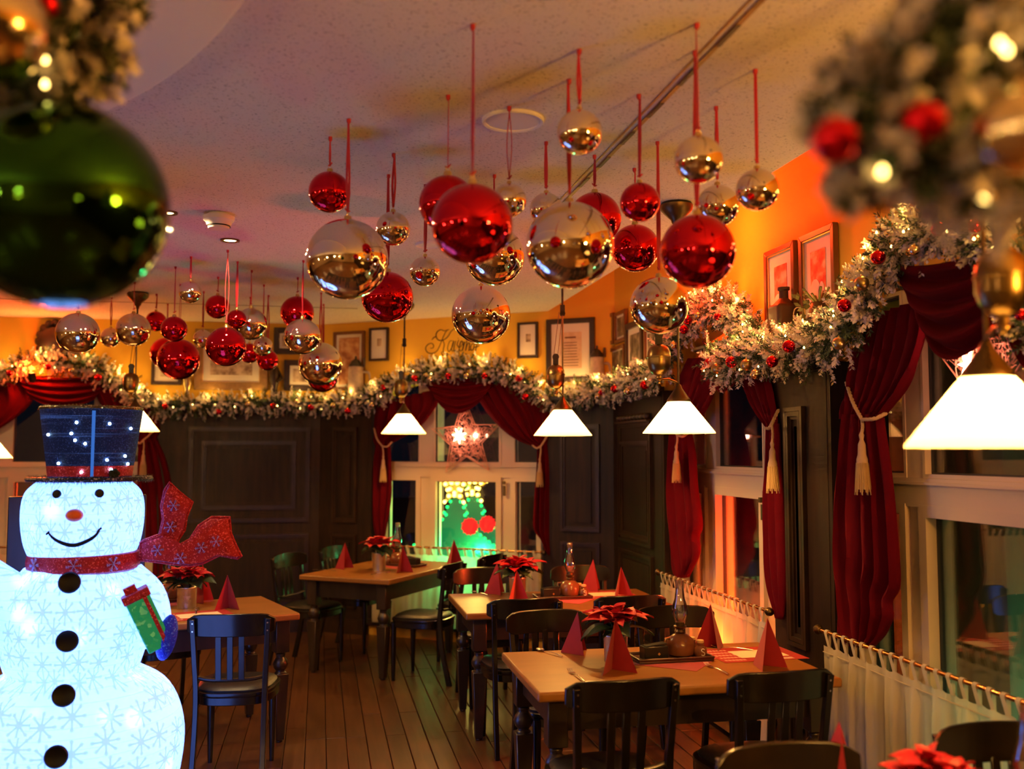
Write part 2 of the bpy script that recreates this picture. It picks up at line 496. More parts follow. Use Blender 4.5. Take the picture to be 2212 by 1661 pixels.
wb = wall('wall_bay', WB, -1.351, 1.604, [OPB], 'slanting yellow wall with cursive lettering over the window')
wr = wall('wall_right', WR, -7.93, 3.8, [OPM, OPN], 'yellow window wall on the right')
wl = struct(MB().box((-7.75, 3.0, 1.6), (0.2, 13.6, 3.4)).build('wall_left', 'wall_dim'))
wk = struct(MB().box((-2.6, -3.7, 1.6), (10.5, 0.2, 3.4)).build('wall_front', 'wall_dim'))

# dark panelling with mouldings, shelf on top
def ring(m, wf, s0, s1, z0, z1, w, d0, d1, mi=0):
    F = lambda a, z, d: wf.pt(a, z, d)
    for q in ([(s0, z0), (s1, z0), (s1 - w, z0 + w), (s0 + w, z0 + w)], [(s0, z1), (s0 + w, z1 - w), (s1 - w, z1 - w), (s1, z1)],
              [(s0, z0), (s0 + w, z0 + w), (s0 + w, z1 - w), (s0, z1)], [(s1, z0), (s1, z1), (s1 - w, z1 - w), (s1 - w, z0 + w)]):
        m.prism(q, d0, d1, F, mi)
TR = [0]
def wainscot(wf, s0, s1, label, rects, shelf=True, zt=SHELF):
    F = lambda a, z, d: wf.pt(a, z, d)
    TR[0] += 1
    o = struct(MB().prism([(s0, 0), (s1, 0), (s1, zt), (s0, zt)], -0.022, 0.0, F).build('trim_%d' % TR[0], 'panel_wood'), label)
    for (a, b, z0, z1, field) in rects:
        m = MB(); ring(m, wf, a, b, z0, z1, 0.022, -0.047, -0.02); ring(m, wf, a + 0.022, b - 0.022, z0 + 0.022, z1 - 0.022, 0.016, -0.034, -0.02)
        m.build('moulding', 'moulding_wood', o)
        if field:
            g = 0.075
            MB().prism([(a + g, z0 + g), (b - g, z0 + g), (b - g, z1 - g), (a + g, z1 - g)], -0.034, -0.02, F).build('panel', 'panel_wood', o)
    if shelf:
        m = MB(); m.prism([(s0 - .01, zt - 0.0), (s1 + .01, zt - 0.0), (s1 + .01, zt + 0.03), (s0 - .01, zt + 0.03)], -0.15, 0.0, F)
        m.prism([(s0, zt - 0.04), (s1, zt - 0.04), (s1, zt), (s0, zt)], -0.07, -0.02, F)
        m.build('shelf', 'moulding_wood', o)
    m = MB(); m.prism([(s0, 0), (s1, 0), (s1, 0.14), (s0, 0.14)], -0.04, -0.02, F); m.build('baseboard', 'moulding_wood', o)
    return o
PL = lambda wf, x0, x1, y0, y1: (lambda a, b: (a[0], b[0], b[1], a[1]))(wf.sz(x0, y0, -0.02), wf.sz(x1, y1, -0.02))
wainscot(WA, -1.45, 0.0, 'dark wood panelling with one broad panel behind the snowman scarf',
         [(-1.21, -0.10, 1.03, 1.93, False), (-1.09, -0.23, 1.15, 1.80, True), (-1.21, -0.10, 0.24, 0.92, True)])
wainscot(WA, -7.8, -3.25, 'dark wood panelling at the far left', [(-4.4, -3.45, 0.25, 1.95, True)])
wainscot(WB, -1.351, -0.80, 'narrow dark wood panel left of the back window curtain', [(-1.19, -0.92, 1.03, 1.93, True), (-1.19, -0.92, 0.24, 0.92, True)])
wainscot(WB, 0.985, 1.604, 'dark wood panel right of the back window', [(1.12, 1.47, 1.02, 1.93, True), (1.12, 1.47, 0.24, 0.93, True)])
tC = wainscot(WR, -7.93, -6.72, 'dark carved panel in the right corner glowing faintly green',
         [(-7.72, -6.92, 0.98, 1.93, False), (-7.68, -6.96, 1.02, 1.78, True), (-7.72, -6.92, 0.24, 0.92, True)])
m = MB()
for k in range(9):
    P = WR.pt(-7.66 + k * 0.085, 1.965, -0.04); m.ball(P, 0.034, 10, 6, sz=0.8)
m.prism([(-7.72, 1.925), (-6.92, 1.925), (-6.92, 1.94), (-7.72, 1.94)], -0.07, -0.02, lambda a, z, d: WR.pt(a, z, d))
m.build('carving', 'carving', tC)
wainscot(WR, -4.93, -4.37, 'narrow dark wood pier between the two right windows', [(-4.78, -4.58, 0.70, 1.93, False), (-4.755, -4.605, 0.725, 1.905, True), (-4.78, -4.58, 0.2, 0.58, True)])
wainscot(WR, -2.40, 3.8, 'dark wood panelling behind the photographer', [(-2.2, -1.2, 0.3, 1.9, True)])

# windows: cream frames, side lights, transom, panes; dark lining of the reveal
def window(n, wf, op, cells, zt0, zt1, label, ztop=2.5):
    F = lambda a, z, d: wf.pt(a, z, d)
    a, b, z0, zs, rise = op
    m = MB(); m.prism([(a - .01, z0), (a + 0.035, z0), (a + 0.035, zs), (a - .01, zs)], -0.02, 0.29, F)
    m.prism([(b - 0.035, z0), (b + .01, z0), (b + .01, zs), (b - 0.035, zs)], -0.02, 0.29, F)
    m.prism([(a, z0 - .02), (b, z0 - .02), (b, z0 + 0.03), (a, z0 + 0.03)], -0.05, 0.29, F)
    root = struct(m.build('window_%d' % n, 'panel_wood'), label)
    zb = z0 + 0.03
    fr = MB()
    e = [a + 0.035] + list(cells) + [b - 0.035]       # post edges: wall, pane, post, pane, post, pane, wall
    for i in range(0, len(e), 2):
        fr.prism([(e[i], zb), (e[i + 1], zb), (e[i + 1], ztop), (e[i], ztop)], 0.10, 0.19, F)
    fr.prism([(a + 0.035, zt0), (b - 0.035, zt0), (b - 0.035, zt1), (a + 0.035, zt1)], 0.08, 0.20, F)
    fr.prism([(a + 0.035, zt1 - 0.028), (b - 0.035, zt1 - 0.028), (b - 0.035, zt1 - 0.016), (a + 0.035, zt1 - 0.016)], 0.068, 0.09, F)
    fr.prism([(a + 0.035, zb), (b - 0.035, zb), (b - 0.035, zb + 0.09), (a + 0.035, zb + 0.09)], 0.10, 0.19, F)
    fr.build('frame', 'cream_paint', root)
    for i in range(1, len(e) - 1, 2):
        p, q = e[i], e[i + 1]
        if q - p < 0.03: continue
        sm = MB(); w = 0.018
        ring(sm, wf, p, q, zt1, ztop, w, 0.095, 0.175); sm.build('sash', 'cream_paint', root)
        sm = MB(); w = 0.045 if q - p < 0.4 else 0.052
        ring(sm, wf, p - 0.012, q + 0.012, zb + 0.06, zt0 + 0.012, w, 0.075, 0.20); sm.build('casement', 'cream_paint', root)
        sm = MB(); ring(sm, wf, p + 0.017, q - 0.017, zt1 + 0.017, ztop - 0.017, 0.008, 0.125, 0.15); ring(sm, wf, p + w - 0.013, q - w + 0.013, zb + 0.06 + w - 0.001, zt0 - w + 0.013, 0.008, 0.125, 0.15)
        sm.build('seal', 'window_seal', root)
        MB().prism([(p + .015, zt1 + .015), (q - .015, zt1 + .015), (q - .015, ztop - .015), (p + .015, ztop - .015)], 0.135, 0.141, F).build('pane', 'pane_glass', root)
        MB().prism([(p + w - .015, zb + 0.06 + w - .01), (q - w + .015, zb + 0.06 + w - .01), (q - w + .015, zt0 - w + .015), (p + w - .015, zt0 - w + .015)], 0.135, 0.141, F).build('pane', 'pane_glass', root)
    m = MB(); hz = (zt0 + zb) / 2
    P = wf.pt(e[4] + 0.05 if len(e) > 4 else e[2], 1.35, 0.06); m.box(P, (0.02, 0.02, 0.09), wf.rz); P = wf.pt(e[4] + 0.05 if len(e) > 4 else e[2], 1.42, 0.05); m.box(P, (0.024, 0.024, 0.03), wf.rz)
    m.build('handle', 'dark_brass', root)
    return root
sB = [WB.sz(v, 1000, 0.1)[0] for v in (908, 935, 1082, 1108)]
window(1, WB, OPB, [OPB[0] + 0.10] + sB + [OPB[1] - 0.10], 1.465, 1.585, 'cream framed back window with a glowing green tree outside', 2.36)
window(2, WR, OPM, [-6.62, -6.18, -6.03, -5.31, -5.19, -5.03], 1.46, 1.585, 'cream window glowing red between two velvet curtains', 2.42)
window(3, WR, OPN, [-4.27, -3.90, -3.78, -3.02, -2.90, -2.50], 1.46, 1.585, 'large cream window beside the nearest lamp at right', 2.42)
window(4, WA, OPL, [-3.15, -2.92, -2.79, -2.06, -1.93, -1.55], 1.46, 1.585, 'red lit window behind the snowman hat', 2.38)

# ------------------------------------------------------------------ outside in the dark
gr = MB().box((6, 8, -0.12), (60, 60, 0.08)).build('ground_outside', 'pavement'); struct(gr, 'dark paved terrace outside the windows')
fc = MB(); fc.box((9.4, 12.0, 2.5), (0.3, 14, 5.4)); fc.box((9.2, 9.0, 1.0), (0.1, 2.0, 2.2)); fc.box((9.2, 13.5, 3.0), (0.1, 1.2, 1.4))
tag(fc.build('neighbour_building', 'facade'), 'dim grey building seen through the red lit window', 'building')
def column(P, r, label):
    m = MB(); m.lathe([(r * 1.25, -0.08), (r * 1.25, 0.05), (r, 0.10), (r, 3.4)], 24, (P[0], P[1], 0))
    return tag(m.build('column', 'column_paint'), label, 'column')
column(WB.pt(-0.62, 0, 0.95), 0.11, 'pale green lit column outside the back window')
m = MB(); m.box((2.98, 4.12, 1.6), (0.30, 0.95, 3.4)); tag(m.build('porch_pillar', 'column_paint'), 'pale green lit pillar outside the nearest right window', 'pillar')
# lit Christmas tree figure outside the back window
def star_poly(r1, r2, n=5, rot=PI / 2):
    return [((r1 if k % 2 == 0 else r2) * math.cos(rot + PI * k / n), (r1 if k % 2 == 0 else r2) * math.sin(rot + PI * k / n)) for k in range(2 * n)]
bulb_small = {}
def bulb_child(parent, P, matn, r=0.012, name='bulb'):
    k = (matn, r)
    if k not in bulb_small: bulb_small[k] = MB().ball((0, 0, 0), r, 8, 6).mesh('bulb', matn)
    o = bpy.data.objects.new(name, bulb_small[k]); COL.objects.link(o); o.parent = parent; o.location = P
    return o
def light_tree(d, off, label, withgold):
    sC, zC = WB.sz(995 + off, 1080, d)
    base = WB.pt(sC, 0.0, d)
    t = thing('light_up_tree', label, 'decoration', base, WB.rz)
    tree = [(-0.02, 1.28), (-0.12, 1.12), (-0.10, 1.10), (-0.26, 0.92), (-0.44, 0.80), (-0.40, 0.76), (-0.2, 0.74), (-0.5, 0.42), (-0.55, 0.12), (0.55, 0.12), (0.5, 0.42), (0.2, 0.74), (0.40, 0.76), (0.44, 0.80), (0.26, 0.92), (0.10, 1.10), (0.12, 1.12), (0.02, 1.28)]
    m = MB(); m.prism(tree, -0.015, 0.015, lambda a, z, q: (a, q, z)); m.build('tree_panel', 'tinsel_green', t)
    for i in range(len(tree)):
        a, b = np.array(tree[i]), np.array(tree[(i + 1) % len(tree)])
        if a[1] < 0.3 and b[1] < 0.3: continue
        n = max(1, int(np.linalg.norm(b - a) / 0.05))
        for k in range(n):
            q = a + (b - a) * k / n; bulb_child(t, (q[0], -0.03, q[1]), 'green_led', 0.015)
    st = MB(); z0 = 1.36
    st.prism([(x, z0 + y) for x, y in star_poly(0.185, 0.082)], -0.03, 0.03, lambda a, z, q: (a, q - 0.02, z))
    so = st.build('star', 'gold_satin', t)
    for x, y in star_poly(0.17, 0.075) + star_poly(0.10, 0.05): bulb_child(so, (x, -0.06, z0 + y), 'gold_led', 0.018)
    m = MB(); m.ball((0, 0, 0), 0.075, 20, 12)
    for k in range(40): a = k * 2.4; zz = 1 - 2 * (k + .5) / 40; q = math.sqrt(1 - zz * zz) * 0.078; m.ball((q * math.cos(a), q * math.sin(a), zz * 0.078), 0.008, 6, 4)
    bo = m.build('ball', 'crimson_led', t, (0.17, -0.07, 1.0))
    return t
light_tree(0.42, -8, 'glowing green tree with gold star and red ball outside back window', True)
light_tree(0.75, 30, 'paler second tree standing in for the reflection of the first in the glazing', False)  # solid copy that stands for the first tree's reflection in the double glazing
lamp('tree_glow', 'POINT', WB.pt(0.15, 0.75, 0.36), (0.04, 1.0, 0.34), 80, 0.12)
lamp('star_glow', 'POINT', WB.pt(0.15, 1.30, 0.34), (1.0, 0.66, 0.14), 24, 0.08)
lamp('column_glow', 'POINT', WB.pt(-0.2, 0.5, 0.7), (0.2, 1.0, 0.5), 5, 0.1)
# glowing red figures just outside the red windows
def neon(P, label, matn, col, power):
    t = thing('glowing_lantern', label, 'lantern', (P[0], P[1], 0))
    m = MB(); m.lathe([(0.09, -0.08), (0.09, 0.06), (0.03, 0.08), (0.03, P[2] - 0.16)], 16); m.build('stand', 'iron', t)
    m = MB(); m.lathe([(0.05, -0.15), (0.085, -0.11), (0.10, 0.0), (0.085, 0.10), (0.05, 0.14)], 18, (0, 0, P[2])); m.build('globe', matn, t)
    m = MB(); m.lathe([(0.10, 0.14), (0.06, 0.18), (0.01, 0.22)], 18, (0, 0, P[2])); m.build('roof', 'iron', t)
    lamp('lantern_light', 'POINT', (-0.12, 0, P[2]), col, power, 0.05, t)
    return t
neon((2.80, 5.40, 1.05), 'glowing red lantern outside, hidden behind the pier', 'orange_neon', (1.0, 0.05, 0.012), L_RED * 2.0)
neon((2.80, 5.64, 0.45), 'glowing red lantern outside behind the orange cafe curtain', 'orange_neon', (1.0, 0.12, 0.012), L_RED * 1.2)
neon((-1.75, 9.95, 0.9), 'glowing red lantern outside the window behind the snowman', 'orange_neon', (1.0, 0.07, 0.012), L_RED * 1.0)
# red lit terrace furniture beyond the nearest window
def bench(P, rz, label):
    t = thing('picnic_table', label, 'table', P, rz, 'picnic tables on the terrace')
    for k in range(5): MB().box((0, -0.32 + k * 0.16, 0.74), (1.8, 0.145, 0.04)).build('plank', 'bench_wood', t)
    for s in (-1, 1):
        for k in range(2): MB().box((0, s * (0.62 + k * 0.14), 0.44), (1.8, 0.125, 0.035)).build('seat_plank', 'bench_wood', t)
        m = MB(); m.tube([(s * 0.7, -0.6, 0), (s * 0.7, -0.28, 0.72)], 0.035, 6); m.tube([(s * 0.7, 0.6, 0), (s * 0.7, 0.28, 0.72)], 0.035, 6); m.box((s * 0.7, 0, 0.40), (0.05, 1.5, 0.08)); m.build('trestle', 'bench_wood', t)
    return t
bench((5.2, 7.1, -0.08), 0.9, 'dark picnic table outside, nearer to the window')
bench((6.6, 8.7, -0.08), 0.9, 'dark picnic table outside, farther and red lit')
neon((7.2, 9.5, 0.85), 'red glowing lantern out on the terrace', 'red_neon', (1.0, 0.04, 0.02), 160)
hd = MB()
for k in range(26):
    hd.ball((11.0 + random.uniform(-.5, .5), 4.0 + k * 0.5, 0.5 + random.uniform(0, .7)), 0.9 + random.uniform(0, .4), 8, 6)
tag(hd.build('hedge', 'hedge'), 'dark hedge beyond the terrace', 'hedge')
sl = thing('street_light', 'round white street lamp seen through the left window', 'lamp', (-3.6, 16.5, 0))
MB().lathe([(0.08, 0), (0.05, 0.3), (0.04, 2.1)], 12).build('post', 'iron', sl)
MB().ball((0, 0, 2.2), 0.11, 18, 12).build('globe', 'street_globe', sl)
m = MB(); m.box((-2.9, 13.5, 1.3), (2.2, 0.08, 0.5)); o = m.build('street_sign', 'facade'); tag(o, 'pale street sign board behind the left window', 'sign')
MB().box((-2.9, 13.45, 1.42), (2.2, 0.02, 0.1)).build('stripe', 'blue_paint' if 'blue_paint' in MATS else 'wire_dark', o, world=True)
lamp('terrace_fill', 'POINT', (6.2, 9.6, 3.2), (1.0, 0.86, 0.62), 260, 0.2)  # bare light without a fixture, added to brighten the facade outside
lamp('porch_green_fill', 'POINT', (2.95, 3.1, 0.5), (0.18, 1.0, 0.45), 7, 0.1)  # bare green light added to tint the pillar outside the nearest window

# ================================================================== CURTAINS
def drape(root, name, wf, d, Lp, Rp, nf, amp, ph=0.0, matn='velvet', nv=40, nu=None):
    """hanging cloth between two edges; the folds are real waves in depth"""
    L = spline([wf.sz(*q, d) for q in Lp], nv); R = spline([wf.sz(*q, d) for q in Rp], nv)
    nu = nu or nf * 8 + 1
    wmax = max(abs(R[i][0] - L[i][0]) for i in range(nv)) + 1e-6
    rows = []
    for i in range(nv):
        v = i / (nv - 1); k = 0.45 + 0.55 * abs(R[i][0] - L[i][0]) / wmax
        row = []
        for j in range(nu):
            u = j / (nu - 1)
            uu = u + 0.02 * math.sin(5 * v + 3 * u)
            p = L[i] * (1 - u) + R[i] * u
            dd = amp * k * (math.sin(2 * PI * nf * uu + ph + 0.5 * math.sin(4 * v)) + 0.3 * math.sin(2 * PI * nf * 2.3 * uu + 1.3 + ph))
            row.append(wf.pt(p[0], p[1], d + dd))
        rows.append(row)
    o = MB().grid(rows).build(name, matn, root, world=True, angle=80)
    return solidify(o, 0.005)
def swag(root, name, wf, d, Lp, Rp, sag0, sag1, nf, amp, nv=36, nu=30):
    L = spline([wf.sz(*q, d) for q in Lp], nv); R = spline([wf.sz(*q, d) for q in Rp], nv)
    rows = []
    for i in range(nv):
        v = i / (nv - 1); sg = sag0 + (sag1 - sag0) * v
        row = []
        for j in range(nu):
            u = j / (nu - 1); h = 4 * u * (1 - u)
            p = L[i] * (1 - u) + R[i] * u
            dd = -amp * h ** 0.7 * (0.8 + math.sin(2 * PI * nf * v + 0.7))
            row.append(wf.pt(p[0], p[1] - sg * h, d + dd))
        rows.append(row)
    o = MB().grid(rows).build(name, 'velvet', root, world=True, angle=80)
    return solidify(o, 0.005)
def tassel(root, P, scale=1.0):
    m = MB(); s = scale
    m.lathe([(0.003, 0.02 * s), (0.012 * s, 0.0), (0.008 * s, -0.02 * s), (0.016 * s, -0.04 * s), (0.018 * s, -0.085 * s), (0.024 * s, -0.105 * s), (0.024 * s, -0.12 * s)], 14, P)
    m.build('tassel_head', 'rope', root, world=True)
    m = MB(); n = 26
    prof = [(0.022 * s, -0.118 * s), (0.026 * s, -0.15 * s), (0.031 * s, -0.235 * s)]
    m.lathe(prof, n, P)
    for k in range(n):
        a = 2 * PI * k / n
        m.tube([(P[0] + 0.024 * s * math.cos(a), P[1] + 0.024 * s * math.sin(a), P[2] - 0.12 * s), (P[0] + 0.033 * s * math.cos(a), P[1] + 0.033 * s * math.sin(a), P[2] - (0.235 + 0.012 * (k % 3)) * s)], 0.0028 * s, 4)
    m.build('tassel_fringe', 'fringe', root, world=True)
def rope(root, pts, r=0.009):
    P = spline(pts, 30); m = MB()
    for q in range(2):
        tw = []
        for i, p in enumerate(P):
            a = i * 1.3 + q * PI
            tw.append((p[0] + 0.5 * r * math.cos(a), p[1] + 0.5 * r * math.sin(a), p[2] + 0.35 * r * math.sin(a)))
        m.tube(tw, r * 0.65, 6)
    m.build('tie_rope', 'rope', root, world=True)
def curtain(label, wf, d, loc_px, parts):
    s, z = wf.sz(*loc_px, d)
    return thing('velvet_curtain', label, 'curtain', wf.pt(s, 0.1, d))
def tie(root, wf, d, hook, knot, wrap, tip, ts=1.0):
    k = lambda q, dd: wf.pt(*wf.sz(*q, d + dd), d + dd)
    rope(root, [k(hook, -0.01), k(((hook[0] + knot[0]) / 2 - 2, (hook[1] + knot[1]) / 2 + 4), -0.06), k(knot, -0.085)])
    rope(root, [k(knot, -0.085), k(((wrap[0] + knot[0]) / 2, (wrap[1] + knot[1]) / 2 + 5), -0.085), k(wrap, -0.02)])
    P = k(tip, -0.085); K = k(knot, -0.085)
    rope(root, [K, (K + P) / 2 + np.array([0.004, 0.0, 0]), P], 0.007)
    tassel(root, P, ts)
# --- back window (bay)
dB = -0.035
c1 = curtain('dark red velvet drape tied back left of the back window', WB, dB, (825, 960), None)
drape(c1, 'drape', WB, dB, [(812, 872), (806, 910), (806, 945), (812, 962)], [(950, 838), (946, 874), (907, 921), (850, 955)], 6, 0.022)
drape(c1, 'drape', WB, dB, [(811, 958), (804, 1000), (802, 1060), (803, 1120), (813, 1165), (822, 1190)], [(842, 955), (845, 1000), (846, 1062), (840, 1110), (834, 1140), (826, 1192)], 3, 0.025)
tie(c1, WB, dB, (808, 925), (826, 964), (846, 955), (828, 986), 0.92)
c2 = curtain('dark red velvet drape tied back right of the back window', WB, dB, (1165, 960), None)
drape(c2, 'drape', WB, dB, [(1022, 832), (1036, 868), (1069, 913), (1108, 946), (1160, 968)], [(1150, 822), (1178, 858), (1185, 900), (1184, 940), (1180, 962)], 6, 0.022, 1.0)
drape(c2, 'drape', WB, dB, [(1160, 962), (1159, 1010), (1154, 1085), (1152, 1140), (1168, 1165), (1180, 1192)], [(1182, 958), (1186, 1010), (1187, 1090), (1187, 1150), (1187, 1180), (1186, 1200)], 3, 0.025, 2.0)
tie(c2, WB, dB, (1186, 935), (1168, 964), (1150, 962), (1166, 992), 0.92)
c3 = curtain('dark red velvet swag across the top of the back window', WB, dB, (1000, 840), None)
swag(c3, 'swag', WB, dB - 0.03, [(905, 815), (925, 838), (948, 872)], [(1072, 812), (1058, 838), (1038, 866)], 0.02, 0.10, 4, 0.022)
# --- red lit window, right wall
dM = -0.045
c4_ = curtain('bright red lit velvet drape on the far side of the right window', WR, dM, (1470, 930), None)
drape(c4_, 'drape', WR, dM, [(1485, 775), (1462, 830), (1448, 890), (1447, 935)], [(1568, 768), (1560, 815), (1534, 868), (1488, 935)], 6, 0.022)
drape(c4_, 'drape', WR, dM, [(1448, 925), (1442, 1000), (1440, 1070), (1444, 1150), (1452, 1220), (1464, 1250)], [(1492, 925), (1502, 985), (1506, 1050), (1515, 1130), (1509, 1160), (1510, 1200), (1488, 1246)], 4, 0.028)
tie(c4_, WR, dM, (1446, 890), (1463, 940), (1486, 935), (1461, 965), 0.92)
c5_ = curtain('narrow dark red drape on the near side of the red lit window', WR, dM, (1665, 920), None)
drape(c5_, 'drape', WR, dM, [(1590, 790), (1606, 830), (1626, 880), (1658, 925)], [(1640, 770), (1662, 820), (1674, 880), (1678, 925)], 5, 0.02, 0.5)
drape(c5_, 'drape', WR, dM, [(1657, 918), (1656, 1000), (1650, 1080), (1650, 1180), (1656, 1260), (1678, 1335)], [(1679, 915), (1682, 1000), (1686, 1080), (1690, 1180), (1692, 1260), (1690, 1338)], 3, 0.02, 1.0)
tie(c5_, WR, dM, (1682, 885), (1667, 916), (1655, 925), (1668, 958), 1.0)
c6_ = curtain('orange red velvet swag under the glowing garland arch', WR, dM, (1570, 780), None)
swag(c6_, 'swag', WR, dM - 0.04, [(1518, 735), (1530, 770), (1546, 806)], [(1612, 730), (1608, 770), (1598, 802)], 0.03, 0.12, 4, 0.03)
# --- nearest window, right wall
dN = -0.05
c7_ = curtain('long wine red velvet drape tied with tasselled rope', WR, dN, (1870, 900), None)
drape(c7_, 'drape', WR, dN, [(1868, 690), (1842, 770), (1826, 850), (1822, 905)], [(2010, 640), (1998, 740), (1960, 830), (1908, 902)], 7, 0.026)
drape(c7_, 'drape', WR, dN, [(1822, 895), (1812, 1000), (1803, 1100), (1802, 1200), (1808, 1300), (1816, 1372), (1838, 1395)], [(1910, 895), (1921, 960), (1934, 1060), (1942, 1160), (1947, 1262), (1930, 1300), (1932, 1330), (1922, 1352), (1908, 1375), (1882, 1400)], 5, 0.034)
tie(c7_, WR, dN, (1828, 826), (1862, 906), (1913, 893), (1861, 940), 1.0)
c8_ = curtain('wine red velvet swag over the nearest right window', WR, dN, (2060, 650), None)
swag(c8_, 'swag', WR, dN - 0.05, [(1925, 565), (1960, 640), (1998, 712)], [(2195, 520), (2185, 600), (2168, 690)], 0.05, 0.13, 4, 0.035)
c9_ = curtain('dark red velvet drape beside the nearest lamp at the right edge', WR, dN, (2200, 760), None)
drape(c9_, 'drape', WR, dN, [(2150, 560), (2160, 690), (2190, 770), (2260, 860), (2360, 930)], [(2330, 560), (2410, 690), (2440, 770), (2450, 860), (2450, 930)], 6, 0.026)
drape(c9_, 'drape', WR, dN, [(2370, 925), (2365, 1100), (2360, 1300), (2390, 1450)], [(2450, 925), (2455, 1100), (2460, 1300), (2455, 1480)], 4, 0.03)
# --- left window
dL = -0.035
c10 = curtain('dark drape with glowing red edge at the left picture edge', WA, dL, (10, 900), None)
drape(c10, 'drape', WA, dL, [(-110, 830), (-125, 880), (-118, 930), (-100, 968)], [(60, 818), (72, 862), (30, 905), (-66, 966)], 5, 0.02)
drape(c10, 'drape', WA, dL, [(-105, 960), (-120, 1050), (-118, 1180), (-100, 1250)], [(-68, 960), (-62, 1050), (-66, 1180), (-85, 1250)], 3, 0.02)
c11 = curtain('dark red velvet drape behind the snowman hat with a pale tassel', WA, dL, (330, 960), None)
drape(c11, 'drape', WA, dL, [(200, 815), (205, 850), (240, 905), (300, 958)], [(318, 860), (336, 890), (345, 925), (334, 958)], 5, 0.02)
drape(c11, 'drape', WA, dL, [(298, 950), (296, 1050), (298, 1150), (310, 1262)], [(340, 950), (360, 1000), (372, 1080), (366, 1262)], 4, 0.022)
tie(c11, WA, dL, (336, 925), (310, 950), (296, 955), (310, 975), 1.0)
c12 = curtain('red edged velvet swag at the top of the left window', WA, dL, (130, 840), None)
swag(c12, 'swag', WA, dL - 0.03, [(35, 812), (48, 835), (66, 858)], [(228, 812), (220, 838), (205, 862)], 0.02, 0.09, 4, 0.022)

# ------------------------------------------------------------------ cafe curtains on rods
def cafe(wf, s0, s1, zr, zb, ntab, dr, lab_rod, lab_cl, finial=True):
    r_ = thing('curtain_rod', lab_rod, 'rod', wf.pt((s0 + s1) / 2, zr, dr), wf.rz)
    h = (s1 - s0) / 2
    MB().tube([(-h - 0.03, 0, 0), (h + 0.03, 0, 0)], 0.0095, 12).build('rod', 'copper_rod', r_)
    for sg in (-1, 1):
        m = MB(); m.lathe([(0.006, 0), (0.016, 0.004), (0.012, 0.012), (0.024, 0.026), (0.020, 0.044), (0.004, 0.052)], 16, (sg * (h + 0.02), 0, 0), axis=(sg, 0, 0)); m.build('finial', 'dark_brass', r_)
        m = MB(); m.box((sg * (h - 0.03), 0.03, -0.002), (0.012, 0.07, 0.012)); m.build('bracket', 'dark_brass', r_)
    c = thing('cafe_curtain', lab_cl, 'curtain', wf.pt((s0 + s1) / 2, zb, dr), wf.rz)
    zt = zr - 0.065; nu = ntab * 8 + 1; rows = []
    nv = 14
    for i in range(nv):
        v = i / (nv - 1); z = (zt - zb) * (1 - v)
        row = []
        for j in range(nu):
            u = j / (nu - 1); x = -h + 2 * h * u
            a = 0.016 * min(1, v * 4 + 0.25)
            y = a * (math.sin(2 * PI * ntab * 0.5 * u + 0.8 * math.sin(7 * u)) + 0.5 * math.sin(2 * PI * ntab * 1.13 * u + v))
            row.append((x, y, z - 0.004 * math.sin(2 * PI * ntab * u) * (1 - v)))
        rows.append(row)
    MB().grid(rows).build('cloth', 'cafe_cloth', c, angle=80)
    m = MB(); m.box((0, -0.004, zt - zb - 0.03), (2 * h, 0.003, 0.004)); m.build('hem', 'cafe_cloth', c)
    tm = MB(); prof = []
    for k in range(11):
        a = PI * k / 10; prof.append((-0.0125 * math.cos(a), 0.0125 * math.sin(a)))
    pts = [(-0.001, -0.068)] + prof + [(0.003, -0.068)]
    rows = [[(-0.012 + 0.012 * (1 if i in (0, len(pts) - 1) else 0), p[0], p[1]) , (0.012 + 0.012 * (1 if i in (0, len(pts) - 1) else 0), p[0], p[1])] for i, p in enumerate(pts)]
    tm.grid(rows); tme = tm.mesh('tab', 'cafe_cloth', 70)
    for k in range(ntab):
        o = bpy.data.objects.new('tab', tme); COL.objects.link(o); o.parent = c; o.location = (-h + 2 * h * (k + 0.5) / ntab, 0, zr - zb)
cafe(WB, -0.72, 0.93, 0.835, 0.13, 20, -0.075, 'thin brass curtain rod across the back window', 'cream cafe curtain glowing green below the back window')
cafe(WR, -6.60, -4.95, 0.845, 0.13, 20, -0.085, 'brass curtain rod across the red lit window', 'cream cafe curtain glowing orange below the red lit window')
cafe(WR, -4.33, -2.35, 0.845, 0.13, 26, -0.085, 'copper coloured curtain rod across the nearest window', 'cream cafe curtain under the nearest window at lower right')
cafe(WA, -3.2, -1.50, 0.845, 0.13, 20, -0.075, 'curtain rod at the window behind the snowman', 'cream cafe curtain at the window behind the snowman')

